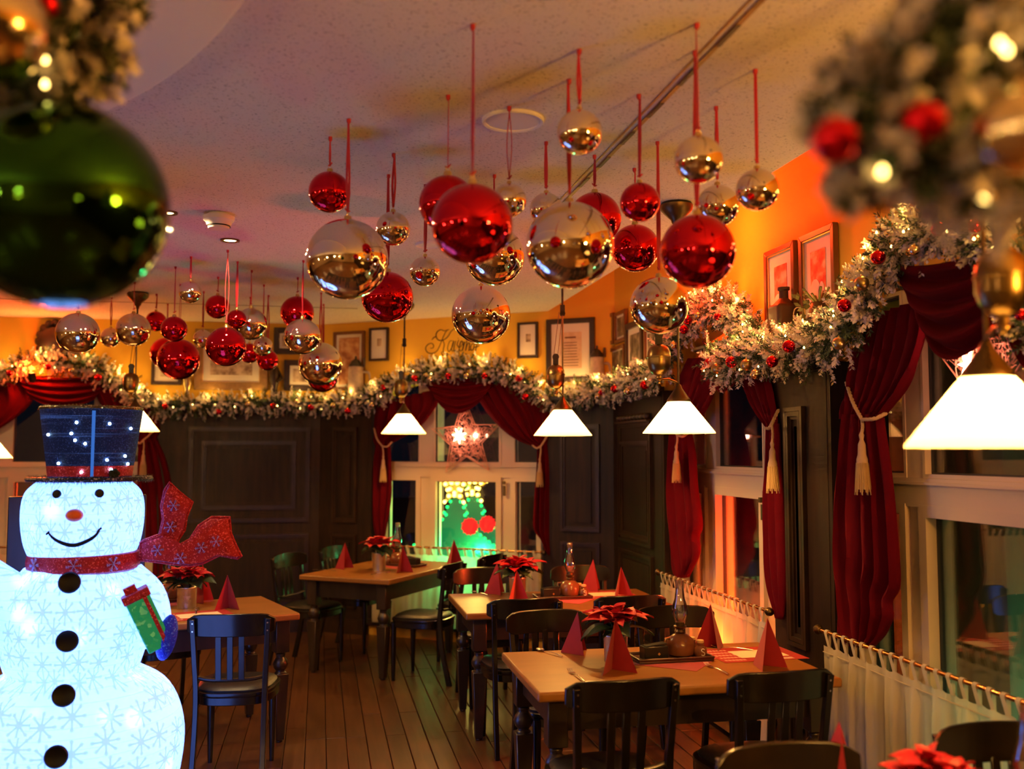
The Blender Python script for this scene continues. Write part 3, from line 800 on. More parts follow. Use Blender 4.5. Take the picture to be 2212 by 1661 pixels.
# ================================================================== GARLANDS
def garland_mesh(path, rad, twigs, frost=0.66, nee=32, tl=(0.06, 0.12), nl=0.025, away=None, seed=1, wid=0.0042):
    """frosted fir garland: short twigs standing out of the core, each with a brush of flat needles"""
    rg = np.random.default_rng(seed)
    P = np.array(path, float); seg = np.linalg.norm(np.diff(P, axis=0), axis=1); cum = np.concatenate([[0], np.cumsum(seg)])
    V = []; MI = []
    for k in range(twigs):
        t = rg.uniform(0, cum[-1]); i = min(np.searchsorted(cum, t, side='right') - 1, len(seg) - 1)
        u = (t - cum[i]) / max(seg[i], 1e-9); base = P[i] * (1 - u) + P[i + 1] * u
        tan = (P[i + 1] - P[i]) / max(seg[i], 1e-9)
        dr = rg.normal(size=3); dr -= tan * (dr @ tan) * 0.75
        if away is not None: dr -= np.array(away) * max(0, dr @ np.array(away)) * 1.2
        dr /= np.linalg.norm(dr) + 1e-9
        base = base + rg.normal(size=3) * rad * 0.22
        L = rg.uniform(*tl); fr = rg.random() < frost
        a = np.cross(dr, [0.3, 0.5, 0.8]); a /= np.linalg.norm(a) + 1e-9; b = np.cross(dr, a)
        q = np.linspace(0.05, 1.0, nee) * L + rad * 0.25
        ang = rg.uniform(0, 2 * PI, nee)
        out = a[None] * np.cos(ang)[:, None] + b[None] * np.sin(ang)[:, None]
        nd = dr[None] * 0.62 + out * 0.78
        wv = np.cross(nd, dr[None]); wv /= np.linalg.norm(wv, axis=1)[:, None] + 1e-9
        w = wid * (1.5 if fr else 0.9)
        ln = nl * rg.uniform(0.7, 1.2, nee) * (0.85 if fr else 1.15)
        p0 = base[None] + dr[None] * q[:, None]
        p1 = p0 + nd * ln[:, None]
        mid = (p0 + p1) / 2
        V.append(np.stack([p0, mid + wv * w, p1, mid - wv * w], 1).reshape(-1, 3)); MI.append(np.full(nee, 1 if fr else 0))
    V = np.concatenate(V); MI = np.concatenate(MI); n = len(MI)
    me = bpy.data.meshes.new('needles')
    me.vertices.add(len(V)); me.vertices.foreach_set('co', V.ravel())
    me.loops.add(4 * n); me.loops.foreach_set('vertex_index', np.arange(4 * n, dtype=np.int32))
    me.polygons.add(n); me.polygons.foreach_set('loop_start', np.arange(0, 4 * n, 4, dtype=np.int32))
    me.materials.append(MATS['needle_green']); me.materials.append(MATS['needle_frost'])
    me.polygons.foreach_set('material_index', MI.astype(np.int32))
    me.update(calc_edges=True)
    return me
def garland(label, path, rad, per_m, seed, away=None, n=60, **k):
    P = spline(path, n)
    Ltot = sum(np.linalg.norm(P[i + 1] - P[i]) for i in range(n - 1))
    root = thing('garland', label, 'garland', P[0])
    me = garland_mesh(P, rad, int(per_m * Ltot), seed=seed, away=away, **k)
    o = bpy.data.objects.new('needles', me); COL.objects.link(o); link(o, root, world=True); o['kind'] = 'stuff'
    m = MB(); m.tube(P, rad * 0.22, 6); m.build('stem', 'needle_green', root, world=True)
    return root, P
led_mesh = {}
def fairy(label, P, n, spread, wf_n, seed, r=0.0055, fixed=(), glow=True):
    rg = np.random.default_rng(seed)
    t = thing('fairy_lights', label, 'string lights', P[0])
    pts = []
    for k in range(n):
        q = P[int((k + 0.5) / n * (len(P) - 1))]
        pts.append(q - np.array(wf_n) * spread * rg.uniform(0.5, 1.05) + np.array([rg.uniform(-.03, .03), rg.uniform(-.03, .03), rg.uniform(-0.7, 0.8) * spread]))
    pts = pts + [np.array(f) for f in fixed]
    m = MB(); m.tube(pts[:n], 0.0018, 4); m.build('wire', 'wire_dark', t, world=True)
    if r not in led_mesh: led_mesh[r] = MB().lathe([(0.001, -r), (r * .8, -r * .6), (r, 0), (r * .7, r * .9), (0.001, r * 1.5)], 8, cap=False).mesh('bulb', 'warm_led')
    for q in pts:
        o = bpy.data.objects.new('bulb', led_mesh[r]); COL.objects.link(o); o.location = q; link(o, t, world=True)
    if glow:
        for q in P[4::10]:       # what the string gives off, gathered in a few points above the garland
            lo = lamp('fairy_light', 'POINT', q - np.array(wf_n) * 0.06 + np.array([0, 0, 0.10]), (1.0, 0.55, 0.12), L_FAIRY, 0.03); link(lo, t, world=True)
    return t
gwA = lambda q, d=-0.10: WA.pt(*WA.sz(*q, d), d)
gwB = lambda q, d=-0.10: WB.pt(*WB.sz(*q, d), d)
gwR = lambda q, d=-0.12: WR.pt(*WR.sz(*q, d), d)
gA, PA = garland('frosted fir garland along the shelf left of the back window', [gwA((318, 878)), gwA((400, 878)), gwA((480, 874)), gwA((560, 872)), gwA((640, 872)), gwA((690, 872))] + [gwB((730, 870)), gwB((800, 864))], 0.075, 300, 11, WA.n)
gB, PB = garland('frosted fir garland arching over the back window', [gwB((796, 862)), gwB((830, 843)), gwB((880, 814)), gwB((940, 800)), (gwB((1000, 795))), gwB((1070, 798)), gwB((1130, 818)), gwB((1165, 846)), gwB((1195, 862))], 0.075, 320, 12, WB.n)
gC, PC = garland('frosted fir garland on the corner shelf with pink tint', [gwB((1215, 862)), gwB((1260, 850)), gwR((1330, 836)), gwR((1370, 824)), gwR((1425, 805))], 0.085, 330, 13, WR.n)
gM, PM = garland('garland arch glowing orange red over the right window', [gwR((1425, 810)), gwR((1450, 762)), gwR((1478, 705)), gwR((1520, 668)), gwR((1560, 658)), gwR((1600, 678)), gwR((1630, 716)), gwR((1640, 745))], 0.10, 380, 14, WR.n)
gP, PP = garland('thick frosted garland on the pier between the right windows', [gwR((1545, 792), -0.19), gwR((1600, 776), -0.17), gwR((1660, 765), -0.14), gwR((1720, 752)), gwR((1780, 735)), gwR((1840, 705))], 0.10, 430, 15, WR.n)
gN, PN = garland('frosted garland climbing in an arch over the nearest window', [gwR((1830, 710)), gwR((1868, 640)), gwR((1905, 575)), gwR((1960, 520)), gwR((2040, 487)), gwR((2120, 492)), gwR((2190, 540)), gwR((2240, 640)), gwR((2300, 740))], 0.095, 420, 16, WR.n)
gL, PLf = garland('frosted garland arch glowing red over the left window', [gwA((-90, 862)), gwA((-40, 822)), gwA((30, 795)), gwA((110, 782)), gwA((190, 790)), gwA((250, 818)), gwA((290, 850)), gwA((318, 876))], 0.075, 320, 17, WA.n)
fairy('warm fairy lights on the shelf garland left of back window', PA, 13, 0.09, WA.n, 1)
fairy('warm fairy lights on the back window garland arch', PB, 12, 0.09, WB.n, 2)
fairy('warm fairy lights on the corner shelf garland', PC, 8, 0.09, WR.n, 3)
fairy('warm fairy lights in the orange glowing arch', PM, 12, 0.11, WR.n, 4)
fairy('warm fairy lights on the pier garland', PP, 14, 0.12, WR.n, 5, 0.005)
fairy('warm fairy lights on the nearest window garland', PN, 20, 0.11, WR.n, 6, 0.005)
fairy('warm fairy lights on the left window garland', PLf, 12, 0.09, WA.n, 7)

# ------------------------------------------------------------------ baubles
cap_mesh = MB().lathe([(0.16, -0.04), (0.17, 0.0), (0.155, 0.02), (0.13, 0.16), (0.04, 0.18)], 14).tube([(0.06 * math.cos(a), 0, 0.24 + 0.07 * math.sin(a)) for a in np.linspace(0, 2 * PI, 13)], 0.014, 5).mesh('cap', 'gold_cap')
ball_mesh = {}
def ball_me(matn, n=40):
    if (matn, n) not in ball_mesh: ball_mesh[(matn, n)] = MB().ball((0, 0, 0), 1.0, n, n // 2).mesh('ball', matn, 180)
    return ball_mesh[(matn, n)]
def bauble(P, r, matn, label, group, top=None, ribbon=None, n=48, name='bauble', cat='bauble'):
    t = thing(name, label, cat, P, random.uniform(0, 6), group)
    o = bpy.data.objects.new('ball', ball_me(matn, n)); COL.objects.link(o); o.parent = t; o.scale = (r, r, r * 0.985)
    c = bpy.data.objects.new('cap', cap_mesh); COL.objects.link(c); c.parent = t
    k = min(r, 0.10) * (1.0 if r < 0.1 else 0.95); c.scale = (k, k, k); c.location = (0, 0, r * 0.975)
    if top is not None:
        m = MB(); w = 0.0058
        h = top - P[2]; lean = random.uniform(-0.006, 0.006); gap = random.uniform(0.004, 0.011); fl = random.uniform(0, PI)
        z0 = r + k * 0.28
        for sgn in (-1, 1):
            pts = []
            for i in range(9):
                u = i / 8
                off = sgn * gap * math.sin(PI * min(1, u * 1.08)) * (0.6 + 0.4 * math.sin(3 * u + fl))
                pts.append((off * math.cos(fl) + lean * u, off * math.sin(fl), z0 + (h - z0) * u))
            m.tube(pts, w, 5, flat=0.25)
        m.tube([(-0.008, 0.004, z0 + 0.004), (0.0, 0, z0), (0.01, -0.004, z0 + 0.012)], 0.003, 5)
        m.lathe([(0.008, h), (0.008, h - 0.012), (0.002, h - 0.02)], 8)
        m.build('ribbon', 'ribbon_red', t)
    return t
NEARG, FARG = 'baubles hanging in the near cluster', 'baubles hanging in the far cluster'
HB = [  # x, y, r, string top x, y, kind, label
 (712, 415, 45, 715, 293, 'red', 'red bauble at the upper left end of the near cluster'),
 (750, 560, 88, 745, 250, 'gold', 'large gold mirror bauble at the left of the near cluster'),
 (849, 494, 37, 843, 328, 'gold', 'small gold bauble just right of the large left gold one'),
 (837, 642, 56, 838, 372, 'red', 'red bauble peeping out below the large left gold one'),
 (918, 586, 33, 915, 395, 'gold', 'smallest gold bauble of the near cluster, above the lettering wall'),
 (967, 440, 62, 981, 200, 'red', 'red bauble half hidden behind the largest central red one'),
 (1020, 484, 88, 1012, 40, 'red', 'largest red bauble in the middle of the near cluster'),
 (1100, 433, 37, 1093, 225, 'gold', 'small gold bauble touching the largest red one from the right'),
 (1180, 452, 36, 1180, 303, 'gold', 'small gold bauble above left of the biggest gold one'),
 (1231, 530, 95, 1221, 162, 'gold', 'biggest gold mirror bauble at the centre of the picture'),
 (1252, 286, 49, 1244, 102, 'gold', 'topmost gold bauble above the biggest gold one'),
 (1068, 553, 65, 1063, 374, 'gold', 'gold bauble mostly hidden under the largest red one'),
 (1039, 680, 64, 1037, 470, 'gold', 'gold bauble hanging low in front of the lettering'),
 (1285, 472, 57, 1273, 332, 'red', 'red bauble behind the right shoulder of the biggest gold one'),
 (1382, 437, 43, 1380, 198, 'red', 'small red bauble beside the dark lamp canopy'),
 (1372, 536, 52, 1368, 360, 'red', 'red bauble between the biggest gold and dark red ones'),
 (1424, 660, 63, 1417, 298, 'gold', 'low gold bauble above the counterweight of the middle lamp'),
 (1507, 543, 81, 1497, 98, 'red', 'large dark red bauble at the right of the near cluster'),
 (1509, 345, 52, 1500, 42, 'gold', 'gold bauble directly above the large dark red one'),
 (1550, 445, 46, 1543, 225, 'gold', 'gold bauble partly behind the top right of the dark red one'),
 (1636, 410, 46, 1625, 143, 'gold', 'rightmost gold bauble of the near cluster'),
 (168, 720, 45, 168, 560, 'gold', 'gold bauble below the big green ball'),
 (239, 729, 21, 243, 640, 'gold', 'tiny gold bauble between two larger gold ones at left'),
 (288, 712, 36, 289, 607, 'gold', 'gold bauble on the left of the far cluster over a lamp cord'),
 (337, 694, 22, 335, 634, 'red', 'small red bauble at the upper left of the far cluster'),
 (376, 711, 28, 378, 574, 'red', 'small red bauble just above a pair of large red ones'),
 (411, 631, 24, 413, 553, 'gold', 'small gold bauble hanging highest in the far cluster'),
 (360, 763, 35, 372, 655, 'red', 'red bauble half behind a larger red one in the far cluster'),
 (386, 776, 45, 390, 612, 'red', 'large red bauble low at the left of the far cluster'),
 (470, 663, 26, 470, 597, 'red', 'small red bauble high in the middle of the far cluster'),
 (438, 732, 20, 450, 628, 'gold', 'tiny gold bauble left of the bright red one'),
 (488, 749, 43, 489, 537, 'red', 'bright red bauble with a glint on a glowing ribbon'),
 (511, 690, 21, 510, 563, 'red', 'little red bauble above the bright red one'),
 (542, 700, 35, 538, 582, 'gold', 'gold bauble right behind the little red one'),
 (539, 763, 22, 556, 640, 'red', 'small red bauble peeping out right of the bright red one'),
 (568, 748, 21, 568, 613, 'gold', 'tiny gold bauble in front of two small red ones'),
 (578, 778, 23, 577, 636, 'red', 'small red bauble beside the carved figure'),
 (642, 675, 36, 642, 598, 'red', 'red bauble high at the right of the far cluster'),
 (653, 727, 39, 653, 560, 'gold', 'gold bauble with square cap in front of a red one'),
 (692, 786, 47, 692, 630, 'gold', 'lowest large gold bauble of the far cluster'),
 (697, 815, 33, 700, 655, 'red', 'red bauble hidden under the lowest gold one'),
]
for i, (x, y, r, tx, ty, kd, lb) in enumerate(HB):
    T = on_z(tx, ty, CEIL); D = depth_of(T); P = at_depth(x, y, D)
    bauble(P, r * D / FPX, kd + '_ball', lb, NEARG if i < 21 else FARG, top=CEIL)

# small balls fixed in the garlands
def gballs(where, fn, items):
    cnt = {}
    for (x, y, r, kd) in sorted(items):
        wf_n, d = fn
        s, z = wf_n.sz(x, y, d); P = wf_n.pt(s, z, d); rr = r * depth_of(P) / FPX
        cnt[kd] = cnt.get(kd, 0) + 1
        col = {'red': 'red', 'gold': 'gold', 'olive': 'olive gold'}[kd]
        bauble(P, rr, {'red': 'red_ball', 'gold': 'gold_satin', 'olive': 'olive_ball'}[kd], '%s %s ball from the left %s' % (ordinal(cnt[kd] - 1), col, where), 'small balls in the garlands', n=24, name='garland_ball', cat='ornament')
gballs('on the shelf garland left of the back window', (WA, -0.20), [(357, 878, 7, 'red'), (472, 890, 7, 'red'), (590, 877, 7, 'red'), (672, 880, 7, 'red'), (535, 873, 6, 'gold'), (640, 868, 5, 'gold'), (420, 884, 5, 'gold')])
gballs('on the garland arch over the back window', (WB, -0.20), [(751, 888, 7, 'red'), (720, 876, 6, 'gold'), (803, 875, 6, 'gold'), (827, 837, 7, 'red'), (857, 832, 6, 'gold'), (896, 817, 7.5, 'red'), (920, 810, 5, 'gold'), (929, 818, 5, 'gold'), (968, 812, 7, 'red'), (1008, 812, 6, 'gold'), (1047, 812, 7, 'red'), (1092, 806, 6, 'gold'), (1121, 817, 8, 'red'), (1135, 857, 8, 'red'), (1167, 857, 6, 'gold')])
gballs('on the corner shelf garland', (WR, -0.22), [(1269, 833, 8, 'red'), (1300, 848, 7, 'red'), (1328, 840, 9, 'red'), (1392, 832, 10, 'red'), (1356, 845, 8, 'gold'), (1292, 856, 7, 'gold')])
gballs('on the orange glowing arch', (WR, -0.25), [(1485, 691, 11, 'red'), (1477, 712, 10, 'red'), (1550, 684, 8, 'red'), (1507, 681, 8, 'gold'), (1455, 745, 8, 'gold'), (1440, 780, 8, 'red')])
gballs('on the pier garland', (WR, -0.27), [(1532, 785, 12, 'red'), (1548, 796, 12, 'olive'), (1580, 782, 13, 'red'), (1612, 788, 13, 'olive'), (1668, 781, 13, 'red'), (1632, 808, 11, 'gold'), (1704, 748, 14, 'red'), (1812, 742, 14, 'olive')])
gballs('on the garland arch at the nearest window', (WR, -0.24), [(1824, 660, 15, 'red'), (1862, 612, 16, 'olive'), (1897, 556, 16, 'red'), (1975, 540, 12, 'gold'), (2027, 495, 16, 'red'), (2108, 487, 16, 'red'), (2106, 515, 9, 'gold'), (2180, 548, 16, 'gold'), (2205, 680, 13, 'red')])
gballs('on the garland arch over the left window', (WA, -0.20), [(20, 806, 7, 'red'), (104, 792, 7, 'red'), (212, 815, 8, 'red'), (155, 800, 6, 'gold')])

# ------------------------------------------------------------------ garlands hanging close to the camera
nd = lambda q, D: at_depth(q[0], q[1], D)
gG, PG = garland('blurred frosted garland hanging above the big green ball', [nd((230, -120), 1.5), nd((150, -20), 1.48), nd((165, 60), 1.48), nd((110, 130), 1.5), nd((60, 180), 1.52), nd((-60, 210), 1.6)], 0.05, 520, 21, tl=(0.03, 0.06), nl=0.022)
gG2, PG2 = garland('second blurred frosted garland strand beside the big green ball', [nd((230, -60), 1.55), nd((225, 40), 1.54), nd((200, 110), 1.53), nd((185, 190), 1.55)], 0.035, 480, 22, tl=(0.03, 0.055), nl=0.022)
fairy('small warm lights in the garland above the green ball', PG, 6, 0.03, (-FW).tolist(), 8, 0.0045, fixed=[nd((80, 62), 1.44), nd((97, 183), 1.45), nd((97, 130), 1.45)], glow=False)
P = nd((130, 443), 1.52); bauble(P, 226 * 1.52 / FPX, 'green_ball', 'big dark green mirror ball hanging at the upper left', 'large balls close to the camera', n=96)
P = nd((-30, 50), 1.36); bauble(P, 128 * 1.36 / FPX, 'gold_satin', 'big blurred gold ball cut by the upper left corner', 'large balls close to the camera', n=64)
P = nd((98, 8), 1.42); bauble(P, 30 * 1.42 / FPX, 'red_satin', 'small red ball in the blurred garland at the top left', 'small balls in the blurred garlands', n=32)
gH, PH = garland('strongly blurred frosted garland strand at the upper right corner', [nd((2090, -140), 1.10), nd((2110, 0), 1.08), nd((2050, 90), 1.06), nd((1950, 180), 1.05), nd((1860, 260), 1.05), nd((1790, 350), 1.06)], 0.055, 560, 23, tl=(0.03, 0.055), nl=0.02, wid=0.0035)
gH2, PH2 = garland('strongly blurred frosted garland strand curving to the right edge', [nd((1800, 350), 1.08), nd((1890, 330), 1.06), nd((1990, 350), 1.05), nd((2100, 380), 1.06), nd((2240, 420), 1.08)], 0.05, 560, 24, tl=(0.03, 0.055), nl=0.02, wid=0.0035)
gH3, PH3 = garland('strongly blurred frosted garland bundle behind the red balls', [nd((1850, 150), 1.14), nd((1960, 230), 1.13), nd((2060, 210), 1.12), nd((2230, 120), 1.12)], 0.055, 560, 25, tl=(0.03, 0.055), nl=0.02, wid=0.0035)
fairy('warm lights glowing in the blurred garland at upper right', PH2, 3, 0.03, (-FW).tolist(), 9, 0.004, fixed=[nd((1906, 372), 1.0), nd((2160, 95), 1.0), nd((2175, 110), 1.0)], glow=False)
P = nd((1804, 303), 1.0); bauble(P, 52 * 1.0 / FPX, 'red_satin', 'left red ball in the blurred garland at upper right', 'small balls in the blurred garlands', n=32)
P = nd((1992, 268), 1.0); bauble(P, 52 * 1.0 / FPX, 'red_satin', 'right red ball in the blurred garland at upper right', 'small balls in the blurred garlands', n=32)
P = nd((2205, 285), 0.96); bauble(P, 95 * 0.96 / FPX, 'gold_satin', 'gold ball in the blurred garland at the right edge', 'large balls close to the camera', n=48)

# ------------------------------------------------------------------ things on the ceiling
def ceil_ring(x, y, rpx, label):
    P = on_z(x, y, CEIL); r = rpx * depth_of(P) / FPX
    t = thing('ceiling_speaker', label, 'speaker', (P[0], P[1], CEIL - 0.006))
    MB().lathe([(r, 0.006), (r, -0.004), (r * 0.97, -0.008), (r * 0.88, -0.004), (r * 0.88, 0.006)], 48, cap=False).build('rim', 'smooth_plaster', t)
    MB().lathe([(r * 0.88, -0.001), (0.002, -0.001)], 48, cap=False).build('grille', 'smooth_plaster', t)
ceil_ring(1108, 258, 67, 'round flush speaker in the ceiling above the near baubles')
ceil_ring(925, 527, 28, 'smaller round flush speaker half behind a red bauble')
P = on_z(473, 462, CEIL)
sd = thing('smoke_detector', 'cream smoke detector on the ceiling left of centre', 'smoke detector', (P[0], P[1], CEIL))
MB().lathe([(0.055, 0), (0.055, -0.012), (0.08, -0.014), (0.078, -0.035), (0.066, -0.045), (0.06, -0.062)], 32).build('housing', 'white_plastic', sd)
MB().lathe([(0.058, -0.062), (0.056, -0.068), (0.06, -0.068)], 32, cap=False).build('slot', 'black_slot', sd)
MB().lathe([(0.056, -0.067), (0.052, -0.078), (0.002, -0.080)], 32).build('cover', 'white_plastic', sd)
def downlight(x, y, label, on=True):
    P = on_z(x, y, CEIL)
    t = thing('downlight', label, 'ceiling light', (P[0], P[1], CEIL))
    MB().lathe([(0.055, 0.0), (0.055, -0.008), (0.045, -0.010), (0.034, -0.004)], 28, cap=False).build('trim_ring', 'brass', t)
    MB().lathe([(0.034, -0.004), (0.02, -0.006), (0.001, -0.007)], 24, cap=False).build('bulb', 'bulb', t)
    lamp('downlight_light', 'SPOT', (0, 0, -0.012), (1.0, 0.66, 0.30), 70, 0.03, t).data.spot_size = math.radians(168)
downlight(497, 518, 'small lit downlight just below the smoke detector')
downlight(360, 458, 'small downlight half hidden by the green ball')
downlight(-420, 470, 'unseen downlight added beyond the left picture edge to brighten the back walls')  # out of view, added to wash the back walls with light

# ------------------------------------------------------------------ pendant lamps with counterweights
def pendant(x, y, wpx, label, dia=0.37, cw=(-0.095, 0.0), lit=True, P=None, power=1.0):
    if P is None:
        D = dia * FPX / wpx; P = at_depth(x, y, D)
    t = thing('pendant_lamp', label, 'lamp', (P[0], P[1], P[2]), -YAW, 'pendant lamps over the tables')
    R = dia / 2; h = dia * 0.455
    m = MB(); m.lathe([(R, 0.0), (R * 0.99, 0.006), (R * 0.29, h), (R * 0.28, h + 0.004)], 48, cap=False)
    m.build('shade', 'lamp_glass', t, angle=60)
    m = MB(); m.lathe([(R * 0.33, h - 0.006), (R * 0.33, h + 0.002), (R * 0.29, h + 0.012), (R * 0.10, h + 0.06), (R * 0.07, h + 0.075), (0.008, h + 0.08)], 24); m.build('fitter', 'dark_brass', t)
    m = MB(); m.ball((0, 0, h * 0.62), 0.026, 14, 10, sz=1.25); m.build('bulb', 'bulb', t)
    pl = lamp('bulb_light', 'POINT', (0, 0, h * 0.50), (1.0, 0.50, 0.11), L_BULB * power, 0.035, t)
    top = CEIL - P[2]; cz = h + 0.21
    # counterweight and its arm
    cx, cyy = cw
    m = MB(); m.lathe([(0.004, -0.105), (0.014, -0.10), (0.012, -0.088), (0.03, -0.08), (0.05, -0.058), (0.057, -0.03), (0.057, -0.002), (0.0595, 0.0), (0.0595, 0.006), (0.057, 0.008), (0.055, 0.03), (0.044, 0.052), (0.022, 0.064), (0.018, 0.066)], 28, (cx, cyy, cz)); m.build('counterweight', 'brass', t)
    m = MB(); m.box((cx, cyy, cz + 0.09), (0.034, 0.014, 0.055)); m.lathe([(0.021, -0.009), (0.021, 0.009)], 18, (cx, cyy, cz + 0.115), axis=(0, 1, 0)); m.build('pulley', 'iron', t)
    m = MB(); m.tube([(cx * 0.92, cyy * 0.92, cz - 0.108), (cx * 0.5, cyy * 0.5, cz - 0.105), (0, 0, h + 0.085)], 0.0055, 8); m.ball((cx, cyy, cz - 0.112), 0.016, 10, 8); m.build('arm', 'brass', t)
    m = MB(); m.tube([(0, 0, h + 0.07), (0, 0, top - 0.36)], 0.006, 8); m.build('rod', 'dark_brass', t)
    m = MB()
    for q in (-0.012, 0.012): m.tube([(cx + q, cyy, cz + 0.12), (-0.01 + q, 0, top - 0.34)], 0.0022, 5)
    m.build('cord', 'frame_brown', t)
    m = MB(); m.box((0, 0, top - 0.33), (0.03, 0.016, 0.07)); m.lathe([(0.018, -0.008), (0.018, 0.008)], 14, (0, 0, top - 0.35), axis=(0, 1, 0)); m.build('pulley', 'iron', t)
    m = MB(); m.tube([(0, 0, top - 0.30), (0, 0, top - 0.09)], 0.007, 8); m.build('rod', 'iron', t)
    m = MB(); m.lathe([(0.010, -0.13), (0.014, -0.11), (0.024, -0.10), (0.028, -0.085), (0.055, -0.06), (0.078, -0.035), (0.082, -0.012), (0.074, 0.0)], 28, (0, 0, top)); m.build('canopy', 'dark_brass', t)
    return t
pendant(872, 937, 97, 'lit cone lamp in front of the left curtain of the back window', cw=(-0.015, -0.09))
pendant(1216, 941, 126, 'lit cone lamp over the middle table', cw=(-0.048, -0.08))
pendant(1467, 936, 156, 'lit cone lamp with brass counterweight over the nearer table', dia=0.353)
pendant(2138, 967, 346, 'large lit cone lamp closest to the camera at right', cw=(-0.004, -0.09))
pendant(290, 932, 104, 'lit cone lamp half hidden behind the snowman hat', cw=(0.0, -0.09))
pendant(-38, 990, 118, 'lit cone lamp cut by the left picture edge')
# unseen copies added around the photographer as ambient fill; the baubles mirror them
pendant(0, 0, 0, 'unseen pendant lamp added behind the photographer, right row', P=(1.5, -1.6, 1.75))
pendant(0, 0, 0, 'unseen pendant lamp added behind the photographer, middle row', P=(-1.7, -1.2, 1.75))
pendant(0, 0, 0, 'unseen pendant lamp added left of the photographer', P=(-3.9, 1.8, 1.8))
pendant(0, 0, 0, 'unseen pendant lamp added at the far left of the room', P=(-5.2, 5.6, 1.8))
# red spotlights: one in the ceiling trough, one on the shelf at the left window
def spot(P, label, col, power, aim=(0, 0, -1)):
    t = thing('spotlight', label, 'spotlight', P)
    m = MB(); m.lathe([(0.03, -0.04), (0.034, 0.02), (0.02, 0.05)], 16, axis=aim); m.build('housing', 'iron', t)
    lamp('spotlight_light', 'POINT', tuple(np.array(aim) * -0.07), col, power, 0.04, t)
# unseen globe lamps added to lift the room light, placed where baubles mirror lights
def globe(P, label, power, col=(1.0, 0.60, 0.26)):
    t = thing('globe_lamp', label, 'lamp', P, 0, 'opal globe lamps out of view')
    MB().ball((0, 0, 0), 0.09, 20, 14).build('globe', 'opal_glass', t)
    m = MB(); m.tube([(0, 0, 0.08), (0, 0, CEIL - P[2])], 0.008, 8); m.lathe([(0.05, CEIL - P[2] - 0.02), (0.06, CEIL - P[2])], 16); m.build('stem', 'brass', t)
    lamp('globe_light', 'POINT', (0, 0, 0), col, power, 0.10, t)
globe((1.95, 0.65, 2.12), 'opal globe lamp just right of the photographer', L_ROOM * 3.2, (1.0, 0.44, 0.06))
for gi, (gx, gy) in enumerate([(-2.4, -2.6), (-3.4, -1.2), (-4.6, 0.6), (-5.6, 3.2)]):
    globe((gx, gy, 2.05), 'unseen opal globe lamp added for ambient light, %s from the right' % ordinal(gi), L_ROOM * 1.15)
spot((2.13, 5.25, 3.12), 'red spotlight hidden in the ceiling trough', (1.0, 0.05, 0.008), L_RED * 0.5, (0, 0, 1))
spot((-2.55, 9.38, 2.37), 'red spotlight on the shelf behind the left garland', (1.0, 0.08, 0.008), L_RED * 0.45, (0, 0.3, -1))

# ================================================================== TABLES
TZ = 0.75
def table(cx, cy, w, dpt, rz, label):
    t = thing('dining_table', label, 'table', (cx, cy, 0), rz, 'dining tables')
    bevel(MB().box((0, 0, TZ - 0.02), (w, dpt, 0.04)).build('tabletop', 'table_wood', t), 0.010, 3)
    a, b = w / 2 - 0.09, dpt / 2 - 0.08
    for s in (-1, 1):
        MB().box((0, s * b, TZ - 0.105), (2 * a - 0.06, 0.022, 0.13)).build('apron', 'dark_table', t)
        MB().box((s * a, 0, TZ - 0.105), (0.022, 2 * b - 0.06, 0.13)).build('apron', 'dark_table', t)
    for sx in (-1, 1):
        for sy in (-1, 1):
            m = MB(); m.box((sx * a, sy * b, TZ - 0.135), (0.082, 0.082, 0.19))
            m.lathe([(0.026, 0.515), (0.030, 0.505), (0.024, 0.495), (0.038, 0.475), (0.046, 0.452), (0.038, 0.428), (0.024, 0.412), (0.034, 0.402), (0.034, 0.392)], 20, (sx * a, sy * b, 0))
            m.box((sx * a, sy * b, 0.205), (0.082, 0.082, 0.385), taper=0.55); m.lathe([(0.020, 0.0), (0.020, 0.015)], 12, (sx * a, sy * b, 0))
            bevel(m.build('leg', 'dark_table', t), 0.004, 1)
    return t
table(1.51, 4.21, 1.31, 0.80, 0, 'light wood table set with red napkins nearest the right windows')
table(1.51, 6.13, 1.32, 0.82, 0, 'middle light wood table in front of the corner panelling')
BTR = -0.60
bt_c = np.array([0.51, 7.315]) + np.array([-math.sin(-BTR), math.cos(-BTR)]) * 0
ux = np.array([math.cos(BTR), math.sin(BTR)]); uy = np.array([-math.sin(BTR), math.cos(BTR)])
FR = np.array([0.51, 7.315])
bc = FR - ux * 0.40 + uy * 0.62
table(bc[0], bc[1], 0.80, 1.24, BTR, 'back table beside the back window')
LTR = 0.34
lux = np.array([math.cos(LTR), math.sin(LTR)]); luy = np.array([-math.sin(LTR), math.cos(LTR)])
lc = np.array([-0.103, 5.94]) - lux * 0.62 + luy * 0.40
table(lc[0], lc[1], 1.24, 0.80, LTR, 'table on the left behind the snowman')
table(1.62, 2.0, 1.31, 0.80, 0, 'table just below the picture at lower right')

